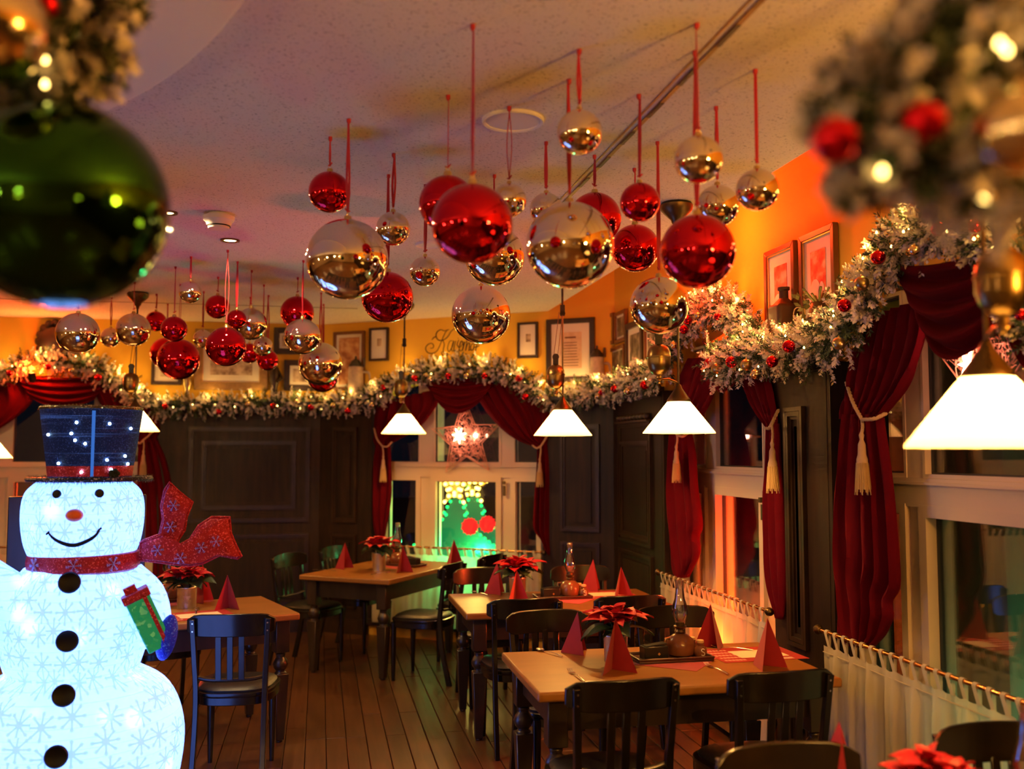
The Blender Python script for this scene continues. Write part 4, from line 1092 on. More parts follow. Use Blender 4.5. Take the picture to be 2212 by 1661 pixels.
# ------------------------------------------------------------------ chairs
def make_chair(label):
    t = thing('dining_chair', label, 'chair', group='dark wooden dining chairs')
    n = 13; rows = []
    m = MB()
    W, z0, z1 = 0.222, 0.755, 0.872
    fr, bk = [], []
    for i in range(n):
        u = -1 + 2 * i / (n - 1); yb = -0.262 + 0.055 * u * u
        e = 0.026 * max(0, abs(u) - 0.80) / 0.2
        zt = z1 - e - 0.006 * u * u; zb = z0 + e * 0.9
        x = u * W * (1 if abs(u) < 1 else 1)
        tz = lambda z: yb - 0.10 * (z - 0.75)
        fr.append(((x, tz(zb) + 0.009, zb), (x, tz(zt) + 0.009, zt))); bk.append(((x, tz(zb) - 0.009, zb), (x, tz(zt) - 0.009, zt)))
    vs = []; fs = []
    for i in range(n): vs += [fr[i][0], fr[i][1], bk[i][1], bk[i][0]]
    for i in range(n - 1):
        o = 4 * i
        for k in range(4): fs.append((o + k, o + (k + 1) % 4, o + 4 + (k + 1) % 4, o + 4 + k))
    fs += [(3, 2, 1, 0), (4 * n - 4, 4 * n - 3, 4 * n - 2, 4 * n - 1)]
    bevel(m.add(vs, fs).build('top_rail', 'chair_wood', t), 0.004, 2)
    for s in (-1, 1):
        pts = spline([(s * 0.175, -0.285, 0.0), (s * 0.172, -0.225, 0.25), (s * 0.172, -0.205, 0.46), (s * 0.180, -0.225, 0.64), (s * 0.190, -0.252, 0.845)], 12)
        m = MB(); vs = []; fs = []
        for i, p in enumerate(pts):
            hw, hd = 0.0135, 0.019 - 0.006 * i / 11
            vs += [(p[0] - hw, p[1] - hd, p[2]), (p[0] + hw, p[1] - hd, p[2]), (p[0] + hw, p[1] + hd, p[2]), (p[0] - hw, p[1] + hd, p[2])]
        for i in range(11):
            o = 4 * i
            for k in range(4): fs.append((o + k, o + (k + 1) % 4, o + 4 + (k + 1) % 4, o + 4 + k))
        fs += [(3, 2, 1, 0), (44, 45, 46, 47)]
        lg = m.add(vs, fs).build('leg', 'chair_wood', t); bevel(lg, 0.003, 2)
        m = MB()
        for zz in (0.785, 0.825): m.lathe([(0.005, 0), (0.004, 0.004)], 8, (s * 0.187, -0.258 - 0.1 * (zz - 0.8), zz), axis=(0, -1, 0))
        m.build('screw', 'steel', lg)
        m = MB(); m.lathe([(0.012, 0), (0.014, 0.04), (0.020, 0.25), (0.022, 0.43)], 14, (s * 0.165, 0.175, 0)); m.build('leg', 'chair_wood', t)
    m = MB(); pts = spline([(-0.175, -0.203, 0.545), (-0.09, -0.222, 0.532), (0.09, -0.222, 0.532), (0.175, -0.203, 0.545)], 10)
    m.tube(pts, 0.017, 8, flat=0.6); m.build('lower_rail', 'chair_wood', t)
    for x in (-0.058, 0.0, 0.058):
        m = MB(); m.box((x, -0.245, 0.65), (0.030, 0.011, 0.24), rx=math.radians(6.5)); bevel(m.build('slat', 'chair_wood', t), 0.002, 1)
    def outline(k, N=36):
        out = []
        for i in range(N):
            a = 2 * PI * i / N
            c, s_ = math.cos(a), math.sin(a)
            q = 3.2
            x = 0.215 * k * math.copysign(abs(c) ** (2 / q), c); y = 0.215 * k * math.copysign(abs(s_) ** (2 / q), s_)
            x *= 1.0 + 0.09 * y / 0.215
            out.append((x, y))
        return out
    def stack(levels, nm, mt):
        m = MB(); vs = []; N = 36
        for k, z in levels: vs += [(x, y, z) for x, y in outline(k, N)]
        fs = [(i * N + j, i * N + (j + 1) % N, (i + 1) * N + (j + 1) % N, (i + 1) * N + j) for i in range(len(levels) - 1) for j in range(N)]
        fs += [tuple(reversed(range(N))), tuple(range((len(levels) - 1) * N, len(levels) * N))]
        return m.add(vs, fs).build(nm, mt, t)
    stack([(0.94, 0.395), (0.97, 0.40), (0.97, 0.435), (0.99, 0.44), (1.0, 0.447), (0.99, 0.458), (0.93, 0.462)], 'seat_frame', 'chair_wood')
    stack([(0.90, 0.458), (0.92, 0.470), (0.86, 0.482), (0.6, 0.490), (0.2, 0.493)], 'seat', 'seat_leather')
    return t
CH = [
 (1.10, 3.72, 0.03, 'black chair with its back to the camera at the nearest right table'),
 (1.73, 3.74, 0.05, 'black chair right of it, in front of the cream cafe curtain'),
 (1.18, 4.78, PI + 0.05, 'chair behind the nearer table, half hidden by the left napkins'),
 (1.86, 4.78, PI - 0.03, 'chair behind the nearer table, right of the poinsettia'),
 (1.15, 5.70, 0.02, 'left chair at the front of the middle table, red lit corner'),
 (1.77, 5.70, 0.04, 'right chair at the front of the middle table, glowing red half'),
 (1.16, 6.68, PI + 0.05, 'brown sheened chair behind the left end of the middle table'),
 (1.86, 6.70, PI - 0.04, 'chair behind the middle table in the dark corner'),
 (1.31, 2.37, PI + 0.05, 'rounded chair back at the bottom right, left of the poinsettia'),
 (2.02, 2.44, PI - 0.05, 'dark chair back at the bottom right against the cafe curtain'),
]
first = make_chair(CH[0][3]); first.location = (CH[0][0], CH[0][1], 0); first.rotation_euler = (0, 0, CH[0][2])
for (x, y, r, lb) in CH[1:]: dup(first, (x, y, 0), r, lb)
# left chair in front of the snowman table; chairs around the back table
p = lc - luy * 0.44 + lux * 0.14; dup(first, (-0.42, 5.48, 0), -0.08, 'blue lit black chair right of the snowman')
q = bc + ux * 0.56 - uy * 0.36; dup(first, (q[0], q[1], 0), BTR + PI / 2 + 0.05, 'chair at the near right side of the back table')
q = bc + ux * 0.58 + uy * 0.34; dup(first, (q[0], q[1], 0), BTR + PI / 2 - 0.05, 'chair at the far right side of the back table')
q = bc - ux * 0.50 - uy * 0.30; dup(first, (q[0], q[1], 0), BTR - PI / 2, 'chair at the near left side of the back table')
q = bc - ux * 0.50 + uy * 0.36; dup(first, (q[0], q[1], 0), BTR - PI / 2 + 0.05, 'green lit chair at the far left side of the back table')
q = lc + luy * 0.60 + lux * 0.05; dup(first, (q[0], q[1], 0), LTR + PI, 'chair behind the left table, half hidden by napkins')

# ------------------------------------------------------------------ tableware
def make_napkin(label):
    h = 0.205
    m = MB(); A = (0, -0.012, h); A2 = (0.0, 0.012, h - 0.012)
    L, R, B, M_ = (-0.072, -0.05, 0), (0.072, -0.05, 0), (0, 0.075, 0), (0.012, 0.045, 0)
    m.add([A, L, B, R, M_], [(0, 2, 1), (0, 3, 2), (0, 1, 4), (0, 4, 3), (1, 2, 4), (2, 3, 4)])
    o = m.build('napkin', 'napkin_red'); tag(o, label, 'napkin', 'folded red napkins')
    return solid_nap(o)
def solid_nap(o): return o
nap0 = None
def napkin(x, y, tip_y, tabx, rz, label):
    """x, y: middle of its foot in the picture"""
    global nap0
    P = on_z(x, y, TZ)
    if nap0 is None:
        nap0 = make_napkin(label); nap0.location = (P[0], P[1], TZ + 0.0005); nap0.rotation_euler = (0, 0, rz); o = nap0
    else:
        o = nap0.copy(); COL.objects.link(o); o.location = (P[0], P[1], TZ + 0.0005); o.rotation_euler = (0, 0, rz); o['label'] = label
    D = depth_of(P); s = (y - tip_y) * D / FPX / 0.205
    s = max(0.85, min(1.15, s)); o.scale = (s, s, s)
    return o
napkin(1243, 1410, 1322, 0, 1.2, 'red napkin pyramid at the back left of the nearer table')
napkin(1327, 1452, 1330, 0, 0.15, 'red napkin pyramid at the front left of the nearer table')
napkin(1540, 1400, 1305, 0, -1.1, 'red napkin pyramid at the back right of the nearer table')
napkin(1655, 1442, 1335, 0, 0.35, 'red napkin pyramid at the front right of the nearer table')
napkin(1070, 1282, 1215, 0, 1.2, 'red napkin pyramid at the back left of the middle table')
napkin(1115, 1296, 1230, 0, 0.15, 'red napkin pyramid in front of the middle table poinsettia')
napkin(1278, 1275, 1208, 0, 1.2, 'red napkin pyramid at the back right of the middle table')
napkin(1340, 1287, 1224, 0, 0.25, 'red napkin pyramid at the right end of the middle table')
napkin(742, 1228, 1172, 0, 1.0, 'red napkin pyramid at the left corner of the back table')
napkin(868, 1236, 1178, 0, 0.4, 'red napkin pyramid at the front of the back table')
napkin(978, 1220, 1165, 0, 0.6, 'red napkin pyramid at the right end of the back table')
napkin(846, 1210, 1170, 0, 0.8, 'red napkin pyramid behind the pot on the back table')
napkin(490, 1316, 1242, 0, 0.1, 'red napkin pyramid at the right end of the left table')
napkin(432, 1300, 1215, 0, 1.3, 'red napkin pyramid behind the pot on the left table')
napkin(1808, 1690, 1580, 0, 0.9, 'red napkin at the bottom edge, right of the chair')

leaf_me = {}
def leaf_mesh(kind):
    if kind in leaf_me: return leaf_me[kind]
    m = MB(); rows = []; n = 8
    for i in range(n + 1):
        u = i / n; w = 0.34 * math.sin(PI * min(1, u ** 0.8)) ** 0.9 * (1 - 0.25 * u) + 0.004
        z = 0.10 * math.sin(PI * u * 0.9) - 0.22 * u * u
        rows.append([(-w, u, z + 0.07 * (1 if kind else 1)), (-w * 0.5, u, z + 0.02), (0, u, z), (w * 0.5, u, z + 0.02), (w, u, z + 0.07)])
    me = m.grid(rows).mesh('leaf', 'bract' if kind == 'bract' else 'leaf_green', 80)
    leaf_me[kind] = me
    return me
def poinsettia(P, label, pot_h=0.12, pot_r=0.055, spread=0.165, seed=1, fl=1.0):
    rg = random.Random(seed)
    t = thing('poinsettia', label, 'plant', P, rg.uniform(0, 6), 'potted poinsettias')
    m = MB(); m.lathe([(pot_r * 0.92, 0), (pot_r * 0.93, 0.004), (pot_r, pot_h - 0.008), (pot_r * 1.05, pot_h - 0.004), (pot_r * 1.03, pot_h), (pot_r * 0.94, pot_h - 0.006), (pot_r * 0.9, pot_h - 0.02)], 32, cap=False)
    m.lathe([(pot_r * 0.91, 0.002), (0.001, 0.002)], 32, cap=False); m.build('pot', 'tin', t)
    MB().lathe([(pot_r * 0.93, pot_h - 0.02), (0.001, pot_h - 0.012)], 24, cap=False).build('soil', 'soil', t)
    m = MB()
    heads = [(0, 0, pot_h + 0.085)] + [(0.06 * math.cos(a), 0.06 * math.sin(a), pot_h + 0.065) for a in (0.6, 2.7, 4.6)]
    for hx, hy, hz in heads: m.tube([(hx * 0.2, hy * 0.2, pot_h - 0.02), (hx * 0.7, hy * 0.7, hz - 0.04), (hx, hy, hz)], 0.004, 6)
    m.build('stem', 'leaf_green', t)
    def put(kind, pos, az, el, L):
        o = bpy.data.objects.new('bract' if kind == 'bract' else 'leaf', leaf_mesh(kind)); COL.objects.link(o); o.parent = t
        o.location = pos; o.rotation_euler = (el, rg.uniform(-.3, .3), az); k = rg.uniform(0.8, 1.2); o.scale = (L * k * 1.15, L, L)
    for hi, (hx, hy, hz) in enumerate(heads):
        a0 = rg.uniform(0, 6)
        for k in range(6): put('bract', (hx, hy, hz), a0 + k * 2 * PI / 6 + rg.uniform(-.2, .2), rg.uniform(0.0, 0.35), spread * rg.uniform(0.6, 0.85) * fl)
        for k in range(4): put('bract', (hx, hy, hz + 0.012), a0 + 0.5 + k * PI / 2 + rg.uniform(-.3, .3), rg.uniform(0.5, 0.9), spread * rg.uniform(0.35, 0.5) * fl)
        for k in range(3): put('leaf', (hx * 0.8, hy * 0.8, hz - 0.035), a0 + 0.3 + k * 2 * PI / 3 + rg.uniform(-.3, .3), rg.uniform(-0.35, 0.1), spread * rg.uniform(0.7, 0.95) * fl)
        m = MB()
        for k in range(5): m.ball((hx + 0.009 * math.cos(k * 1.26), hy + 0.009 * math.sin(k * 1.26), hz + 0.012), 0.0045, 6, 5)
        m.build('flower_centre', 'plant_dry', t)
    return t
def tab_pt(x, y): P = on_z(x, y, TZ); return (P[0], P[1], TZ + 0.0005)
poinsettia(tab_pt(1330, 1428), 'red poinsettia in a tin pot on the nearer table', seed=3)
poinsettia(tab_pt(1118, 1290), 'red poinsettia in a tin pot on the middle table', seed=5, pot_h=0.13)
poinsettia(tab_pt(819, 1232), 'red poinsettia in a tin pot on the back table', seed=8, pot_h=0.14)
poinsettia(tab_pt(403, 1312), 'poinsettia in a blue lit tin pot beside the snowman', seed=9, pot_h=0.125, pot_r=0.06)
poinsettia((1.49, 2.22, TZ - 0.03), 'blurred red poinsettia at the bottom right corner', seed=11, fl=0.72)

def oil_lamp(P, label, seed=1, s=1.0):
    t = thing('oil_lamp', label, 'oil lamp', P, random.uniform(0, 6), 'table oil lamps')
    MB().lathe([(0.045, 0), (0.062, 0.012), (0.068, 0.045), (0.060, 0.078), (0.035, 0.098), (0.022, 0.104)], 28).build('base', 'stoneware', t)
    m = MB(); m.tube([(0.055, 0, 0.085), (0.078, 0, 0.082), (0.082, 0, 0.055), (0.068, 0, 0.03)], 0.007, 8); m.build('handle', 'stoneware', t)
    MB().lathe([(0.020, 0.103), (0.024, 0.112), (0.018, 0.122), (0.028, 0.130), (0.030, 0.137), (0.022, 0.141), (0.022, 0.155)], 22).build('burner', 'dark_brass', t)
    o = MB().lathe([(0.021, 0.148), (0.026, 0.165), (0.038, 0.195), (0.036, 0.222), (0.023, 0.262), (0.0185, 0.30), (0.0195, 0.345)], 26, cap=False).build('chimney', 'chimney_glass', t); solidify(o, 0.0012)
    return t
def jar(P, label, letter=False, rz=0.0):
    t = thing('spice_jar', label, 'jar', P, rz, 'salt and pepper jars')
    MB().lathe([(0.020, 0), (0.028, 0.008), (0.031, 0.025), (0.027, 0.044), (0.016, 0.054), (0.018, 0.062), (0.016, 0.066)], 22).build('body', 'stoneware', t)
    MB().lathe([(0.015, 0.064), (0.017, 0.074), (0.015, 0.078)], 18).build('stopper', 'cork', t)
    if letter:
        pts = spline([(0.008, 0.038), (0.002, 0.043), (-0.006, 0.040), (-0.006, 0.033), (0.0, 0.029), (0.007, 0.025), (0.007, 0.017), (0.0, 0.013), (-0.008, 0.017)], 22)
        m = MB(); m.tube([(x, -math.sqrt(max(0.0001, 0.0305 ** 2 - x * x)) - 0.0006 + (0.002 if z > 0.035 else 0), z) for x, z in pts], 0.0015, 6); m.build('letter_s', 'white_print', t)
    return t
def tray(P, rz, label, w=0.36, d=0.17):
    m = MB(); m.box((0, 0, 0.005), (w, d, 0.008))
    for s in (-1, 1):
        m.box((0, s * (d / 2 - 0.004), 0.014), (w, 0.010, 0.014), rx=s * -0.4); m.box((s * (w / 2 - 0.004), 0, 0.014), (0.010, d, 0.014), ry=s * 0.4)
    o = m.build('tray', 'tray_wood', None, P, rz); tag(o, label, 'tray', 'serving trays on the tables'); bevel(o, 0.003, 2)
    return o
def card_box(P, rz, label):
    t = thing('menu_box', label, 'box', P, rz, 'black card boxes on the trays')
    m = MB(); m.box((0, 0, 0.03), (0.115, 0.065, 0.058)); bevel(m.build('body', 'black_card', t), 0.003, 2)
    m = MB(); m.box((0.005, 0.0, 0.063), (0.10, 0.045, 0.006), ry=-0.10); m.build('cards', 'black_card', t)
    m = MB(); m.lathe([(0.007, 0), (0.007, 0.001)], 4, (0.012, -0.0332, 0.026), axis=(0, -1, 0)); m.build('emblem', 'gilt_line', t)
    return t
def flat_mat(P, rz, w, d, label, matn, z=0.0):
    o = MB().box((0, 0, 0.0008), (w, d, 0.0012)).build('place_mat', matn, None, (P[0], P[1], TZ + 0.0004 + z), rz)
    return tag(o, label, 'place mat', 'paper mats on the tables')
def menu_sheet(P, rz, label):
    t = thing('menu_sheet', label, 'menu', (P[0], P[1], TZ + 0.0006), rz, 'printed menu sheets')
    MB().box((0, 0, 0.0006), (0.42, 0.30, 0.001)).build('sheet', 'mat_red', t)
    MB().box((0.03, 0.0, 0.0014), (0.24, 0.15, 0.0006)).build('cream_field', 'paper_cream', t)
    m = MB(); rg = random.Random(5)
    for k in range(5):
        for j in range(6): m.box((-0.185 + j * 0.018, -0.11 + k * 0.052, 0.0014), (0.011 + 0.004 * rg.random(), 0.022, 0.0005))
    m.build('printing', 'pink_print', t)
    m = MB()
    for k in range(5): m.box((0.06, -0.105 - k * 0.007, 0.0014), (0.17, 0.002, 0.0005))
    m.build('printing', 'white_print', t)
fork_me = None
def cutlery(P, rz, label, kind):
    t = thing(kind, label, kind, (P[0], P[1], TZ + 0.003), rz, 'cutlery on the tables')
    m = MB(); pts = spline([(0, -0.10, 0.002), (0, -0.05, 0.006), (0, 0.0, 0.007), (0, 0.035, 0.003), (0, 0.05, 0.001)], 14)
    rad = [0.006 - 0.0035 * math.sin(PI * 0.5 * min(1, i / 10)) for i in range(14)]
    m.tube(pts, rad, 8, flat=0.4); m.build('handle', 'steel', t)
    m = MB()
    if kind == 'fork':
        m.box((0, 0.058, 0.002), (0.022, 0.02, 0.0025))
        for k in range(4): m.tube([(-0.0095 + k * 0.0063, 0.066, 0.002), (-0.0095 + k * 0.0063, 0.085, 0.003), (-0.0095 + k * 0.0063, 0.104, 0.010)], 0.0017, 5)
        m.build('tines', 'steel', t)
    else:
        m.lathe([(0.001, -0.006), (0.012, -0.004), (0.018, 0.0), (0.017, 0.001), (0.001, -0.0035)], 20, (0, 0.075, 0.006), sy=1.5, cap=False); m.build('bowl', 'steel', t)
    return t
def setting(P, rz, nm, where, letter):
    """tray with oil lamp, two jars and a card box"""
    c, s = math.cos(rz), math.sin(rz)
    at = lambda x, y, z=0.0095: (P[0] + c * x - s * y, P[1] + s * x + c * y, TZ + z)
    tray(at(0, 0, 0.0025), rz, 'dark wooden tray on ' + where)
    oil_lamp(at(0.055, 0.015), 'brown oil lamp with glass chimney on ' + where)
    jar(at(0.135, -0.03), 'brown salt jar with cork on ' + where + (', lettered S' if letter else ''), letter, rz)
    jar(at(0.125, 0.045), 'brown pepper jar behind the salt on ' + where, False, rz)
    card_box(at(-0.085, -0.015), rz + 0.05, 'black card box on ' + where)
P1 = on_z(1448, 1424, TZ); flat_mat(P1 + np.array([0.0, -0.02, 0]), PI / 4 + 0.1, 0.34, 0.34, 'red napkin square under the tray of the nearer table', 'napkin_red'); setting(P1, 0.02, 'T1', 'the nearer table', True)
P2 = on_z(1215, 1292, TZ); flat_mat(P2 + np.array([0.02, -0.02, 0]), PI / 4 + 0.1, 0.34, 0.34, 'red napkin square under the tray of the middle table', 'napkin_red'); setting(P2, 0.02, 'T2', 'the middle table', True)
P3 = on_z(872, 1222, TZ); flat_mat(P3, 0.3, 0.32, 0.32, 'red napkin square on the back table', 'napkin_red'); setting(P3, BTR + PI / 2 + 1.4, 'T3', 'the back table', False)
P4 = on_z(345, 1300, TZ); flat_mat(P4 + np.array([0.1, 0, 0]), 0.6, 0.34, 0.34, 'red napkin square on the left table', 'napkin_red'); setting(P4, LTR, 'T4', 'the left table', False)
oil_lamp((1.66, 2.08, TZ + 0.001), 'blurred oil lamp chimney at the lower right corner')
menu_sheet(on_z(1625, 1413, TZ), 0.04, 'red and cream printed menu sheet on the nearer table')
menu_sheet(on_z(1300, 1284, TZ), 0.04, 'red and cream printed menu sheet on the middle table')
menu_sheet(on_z(420, 1330, TZ), LTR, 'dark red printed menu sheet on the left table')
for (x, y, r, lb, kd) in [(1187, 1412, 0.4, 'spoon at the left end of the nearer table', 'spoon'), (1246, 1462, 0.05, 'fork behind the nearest chair back', 'fork'), (1549, 1448, 0.1, 'fork in front of the menu on the nearer table', 'fork'), (1582, 1402, 0.9, 'fork beside the back right napkin', 'fork'),
                          (1037, 1283, 0.4, 'spoon at the left end of the middle table', 'spoon'), (700, 1233, 1.2, 'spoon on the back table corner', 'spoon'), (822, 1240, -0.9, 'fork in front of the pot on the back table', 'fork'), (424, 1322, 0.1, 'fork beside the pot on the left table', 'fork')]:
    cutlery(on_z(x, y, TZ), r, lb, kd)

# ================================================================== LIGHT-UP SNOWMAN
def snow_material(name, k, strength):
    m, nt, b, out = nodes_of(name); N, Lk = nt.nodes, nt.links
    def math_(op, a, b_=None, c=None):
        n = N.new('ShaderNodeMath'); n.operation = op
        for i, v in enumerate((a, b_, c)):
            if v is None: continue
            if isinstance(v, (int, float)): n.inputs[i].default_value = v
            else: Lk.new(v, n.inputs[i])
        return n.outputs[0]
    tc = N.new('ShaderNodeTexCoord'); sp = N.new('ShaderNodeSeparateXYZ'); Lk.new(tc.outputs['Object'], sp.inputs[0])
    ang = math_('ARCTAN2', sp.outputs[0], math_('MULTIPLY', sp.outputs[1], -1.0))
    cb = N.new('ShaderNodeCombineXYZ'); Lk.new(math_('MULTIPLY', ang, k), cb.inputs[0]); Lk.new(sp.outputs[2], cb.inputs[1])
    vo = N.new('ShaderNodeTexVoronoi'); vo.voronoi_dimensions = '2D'; vo.inputs['Scale'].default_value = 9.5; vo.inputs['Randomness'].default_value = 0.55
    Lk.new(cb.outputs[0], vo.inputs['Vector'])
    sub = N.new('ShaderNodeVectorMath'); sub.operation = 'SUBTRACT'; Lk.new(cb.outputs[0], sub.inputs[0]); Lk.new(vo.outputs['Position'], sub.inputs[1])
    s2 = N.new('ShaderNodeSeparateXYZ'); Lk.new(sub.outputs[0], s2.inputs[0])
    a2 = math_('ARCTAN2', s2.outputs[1], s2.outputs[0]); r2 = math_('SQRT', math_('ADD', math_('MULTIPLY', s2.outputs[0], s2.outputs[0]), math_('MULTIPLY', s2.outputs[1], s2.outputs[1])))
    # eight rays with little side twigs
    arm = math_('MULTIPLY', math_('ABSOLUTE', math_('SINE', math_('MULTIPLY', a2, 4.0))), r2)
    m1 = math_('MULTIPLY', math_('LESS_THAN', arm, 0.013), math_('LESS_THAN', r2, 0.052))
    tw = math_('MULTIPLY', math_('LESS_THAN', arm, 0.024), math_('LESS_THAN', math_('ABSOLUTE', math_('SUBTRACT', math_('ADD', r2, math_('MULTIPLY', arm, -0.8)), 0.030)), 0.0045))
    flake = math_('MINIMUM', math_('ADD', m1, tw), 1.0)
    # brighter spots where the inner bulbs sit close to the cloth
    v3 = N.new('ShaderNodeTexVoronoi'); v3.inputs['Scale'].default_value = 5.5; Lk.new(tc.outputs['Object'], v3.inputs['Vector'])
    mr = N.new('ShaderNodeMapRange'); mr.interpolation_type = 'SMOOTHSTEP'; mr.inputs['From Min'].default_value = 0.05; mr.inputs['From Max'].default_value = 0.32; mr.inputs['To Min'].default_value = 1.8; mr.inputs['To Max'].default_value = 1.0
    Lk.new(v3.outputs['Distance'], mr.inputs['Value'])
    # seams of the sewn cloth
    seam = math_('LESS_THAN', math_('ABSOLUTE', math_('SUBTRACT', math_('FRACT', math_('MULTIPLY', sp.outputs[2], 26.0)), 0.5)), 0.035)
    fac = math_('MINIMUM', math_('ADD', flake, math_('MULTIPLY', seam, 0.5)), 1.0)
    mx = N.new('ShaderNodeMix'); mx.data_type = 'RGBA'; Lk.new(fac, mx.inputs['Factor'])
    mx.inputs['A'].default_value = (0.60, 1.3, 5.0, 1); mx.inputs['B'].default_value = (0.38, 0.80, 2.9, 1)
    st = math_('MULTIPLY', mr.outputs[0], strength)
    Lk.new(mx.outputs['Result'], b.inputs['Emission Color']); Lk.new(st, b.inputs['Emission Strength'])
    setp(b, Base_Color=(0.22, 0.24, 0.28, 1), Roughness=0.8)
    return m
snow_material('snow_cloth', 0.40, 0.92 * L_SNOW)
def glitter(name, col, dens, spark=(1, 1, 1), rough=0.35, metal=0.3, emis=0.0):
    m, nt, b, out = nodes_of(name); N, Lk = nt.nodes, nt.links
    tc = N.new('ShaderNodeTexCoord'); vo = N.new('ShaderNodeTexVoronoi'); vo.inputs['Scale'].default_value = dens; Lk.new(tc.outputs['Object'], vo.inputs['Vector'])
    cr = N.new('ShaderNodeValToRGB'); cr.color_ramp.elements[0].position = 0.86; cr.color_ramp.elements[1].position = 0.9
    sp = N.new('ShaderNodeSeparateColor'); Lk.new(vo.outputs['Color'], sp.inputs[0]); Lk.new(sp.outputs[0], cr.inputs[0])
    mx = N.new('ShaderNodeMix'); mx.data_type = 'RGBA'; mx.inputs['A'].default_value = c4(col); mx.inputs['B'].default_value = c4(spark); Lk.new(cr.outputs[0], mx.inputs['Factor'])
    Lk.new(mx.outputs['Result'], b.inputs['Base Color']); setp(b, Roughness=rough, Metallic=metal)
    bp = N.new('ShaderNodeBump'); bp.inputs['Strength'].default_value = 0.6; bp.inputs['Distance'].default_value = 0.004; Lk.new(vo.outputs['Distance'], bp.inputs['Height']); Lk.new(bp.outputs['Normal'], b.inputs['Normal'])
    if emis: b.inputs['Emission Color'].default_value = c4(col); b.inputs['Emission Strength'].default_value = emis
    return m
glitter('hat_cloth', (0.003, 0.007, 0.035), 330, (0.05, 0.09, 0.3), 0.6, 0.0, emis=0.5)
_nt = MATS['hat_cloth'].node_tree; _N, _L = _nt.nodes, _nt.links
_t = _N.new('ShaderNodeTexCoord'); _m = _N.new('ShaderNodeMapping'); _m.inputs['Scale'].default_value = (3, 3, 110); _L.new(_t.outputs['Object'], _m.inputs[0])
_n = _N.new('ShaderNodeTexNoise'); _n.inputs['Scale'].default_value = 1.0; _n.inputs['Detail'].default_value = 3; _L.new(_m.outputs[0], _n.inputs['Vector'])
_r = _N.new('ShaderNodeValToRGB'); _r.color_ramp.elements[0].position = 0.55; _r.color_ramp.elements[0].color = (0.004, 0.010, 0.05, 1); _r.color_ramp.elements[1].position = 0.75; _r.color_ramp.elements[1].color = (0.05, 0.11, 0.40, 1)
_N['Principled BSDF'].inputs['Specular IOR Level'].default_value = 0.1; _L.new(_n.outputs['Fac'], _r.inputs[0]); _L.new(_r.outputs[0], _N['Principled BSDF'].inputs['Emission Color'])
glitter('scarf_cloth', (0.40, 0.006, 0.02), 240, (0.85, 0.15, 0.22), 0.45, 0.2)
glitter('tinsel_gold', (0.25, 0.20, 0.08), 160, (1.0, 0.85, 0.4), 0.25, 0.8)
glitter('tinsel_dark', (0.02, 0.02, 0.022), 190, (0.5, 0.5, 0.5), 0.3, 0.5)
glitter('gift_green', (0.01, 0.40, 0.16), 60, (0.2, 0.8, 0.4), 0.4, 0.2, emis=0.25)
glitter('mitten_blue', (0.005, 0.02, 0.55), 200, (0.1, 0.3, 1.0), 0.35, 0.4, emis=0.2)
mat('button_black', (0.004, 0.005, 0.009), 0.5, spec=0.25)
mat('carrot', (0.85, 0.16, 0.02), 0.4, var=0.2, vscale=30)
mat('flake_print', (0.55, 0.55, 0.85), 0.6)
mat('fur_white', (0.85, 0.82, 0.78), 0.95, bump=1.0, bscale=120)
emit('hat_strip', (0.06, 0.22, 0.8), 0.7)
SD = 4.2
CC = 0.92
Sc = at_depth(172, 1000, SD)
phi = math.atan((172 - CX) / FPX)
srz = -YAW - phi
SN = thing('light_up_snowman', 'glowing white snowman figure with black hat and red scarf', 'snowman', (Sc[0], Sc[1], 0), srz)
zp = lambda y: float(at_depth(172, y, SD)[2])
xp = lambda x: (x - 172) * SD / FPX * CC
rp = lambda w: w * SD / FPX * CC
def smooth_prof(pts, n=26): return [(float(p[0]), float(p[1])) for p in spline(pts, n)]
base_p = smooth_prof([(0.20, 0.03), (0.36, 0.09), (rp(232), 0.26), (rp(248), zp(1600)), (rp(238), zp(1530)), (rp(205), zp(1475)), (rp(142), zp(1438))])
tor_p = smooth_prof([(rp(140), zp(1446)), (rp(156), zp(1400)), (rp(166), zp(1348)), (rp(160), zp(1300)), (rp(142), zp(1258)), (rp(112), zp(1222))])
head_p = smooth_prof([(rp(106), zp(1214)), (rp(126), zp(1170)), (rp(134), zp(1112)), (rp(127), zp(1065)), (rp(100), zp(1037))])
HX = xp(184)
MB().lathe(base_p, 64).build('base_ball', 'snow_cloth', SN)
MB().lathe(tor_p, 64).build('torso', 'snow_cloth', SN)
hd = MB().lathe(head_p, 64, (HX, 0, 0)).build('head', 'snow_cloth', SN)
def rad_at(prof, z):
    for (r0, z0), (r1, z1) in zip(prof, prof[1:]):
        if min(z0, z1) <= z <= max(z0, z1): return r0 + (r1 - r0) * (z - z0) / (z1 - z0 + 1e-9)
    return prof[len(prof) // 2][0]
def on_snow(x, y, prof, cx=0.0):
    z = zp(y); X = xp(x); r = rad_at(prof, z); Y = -math.sqrt(max(1e-4, r * r - (X - cx) ** 2))
    f_ = 1 + Y / SD * 1.0            # a point nearer to the camera needs a smaller offset
    return Vector((cx + (X - cx) * f_, Y, EYE + (z - EYE) * f_)) if False else Vector((X * (1 + Y / SD), Y, EYE + (z - EYE) * (1 + Y / SD)))
for i, x in enumerate((125, 217)):
    P = on_snow(x, 1067, head_p, HX); m = MB(); m.lathe([(0.001, -0.004), (0.019, -0.002), (0.016, 0.006), (0.001, 0.008)], 20, P, axis=(P - Vector((HX, 0, P.z))), sx=1.0); m.build('eye', 'button_black', SN)
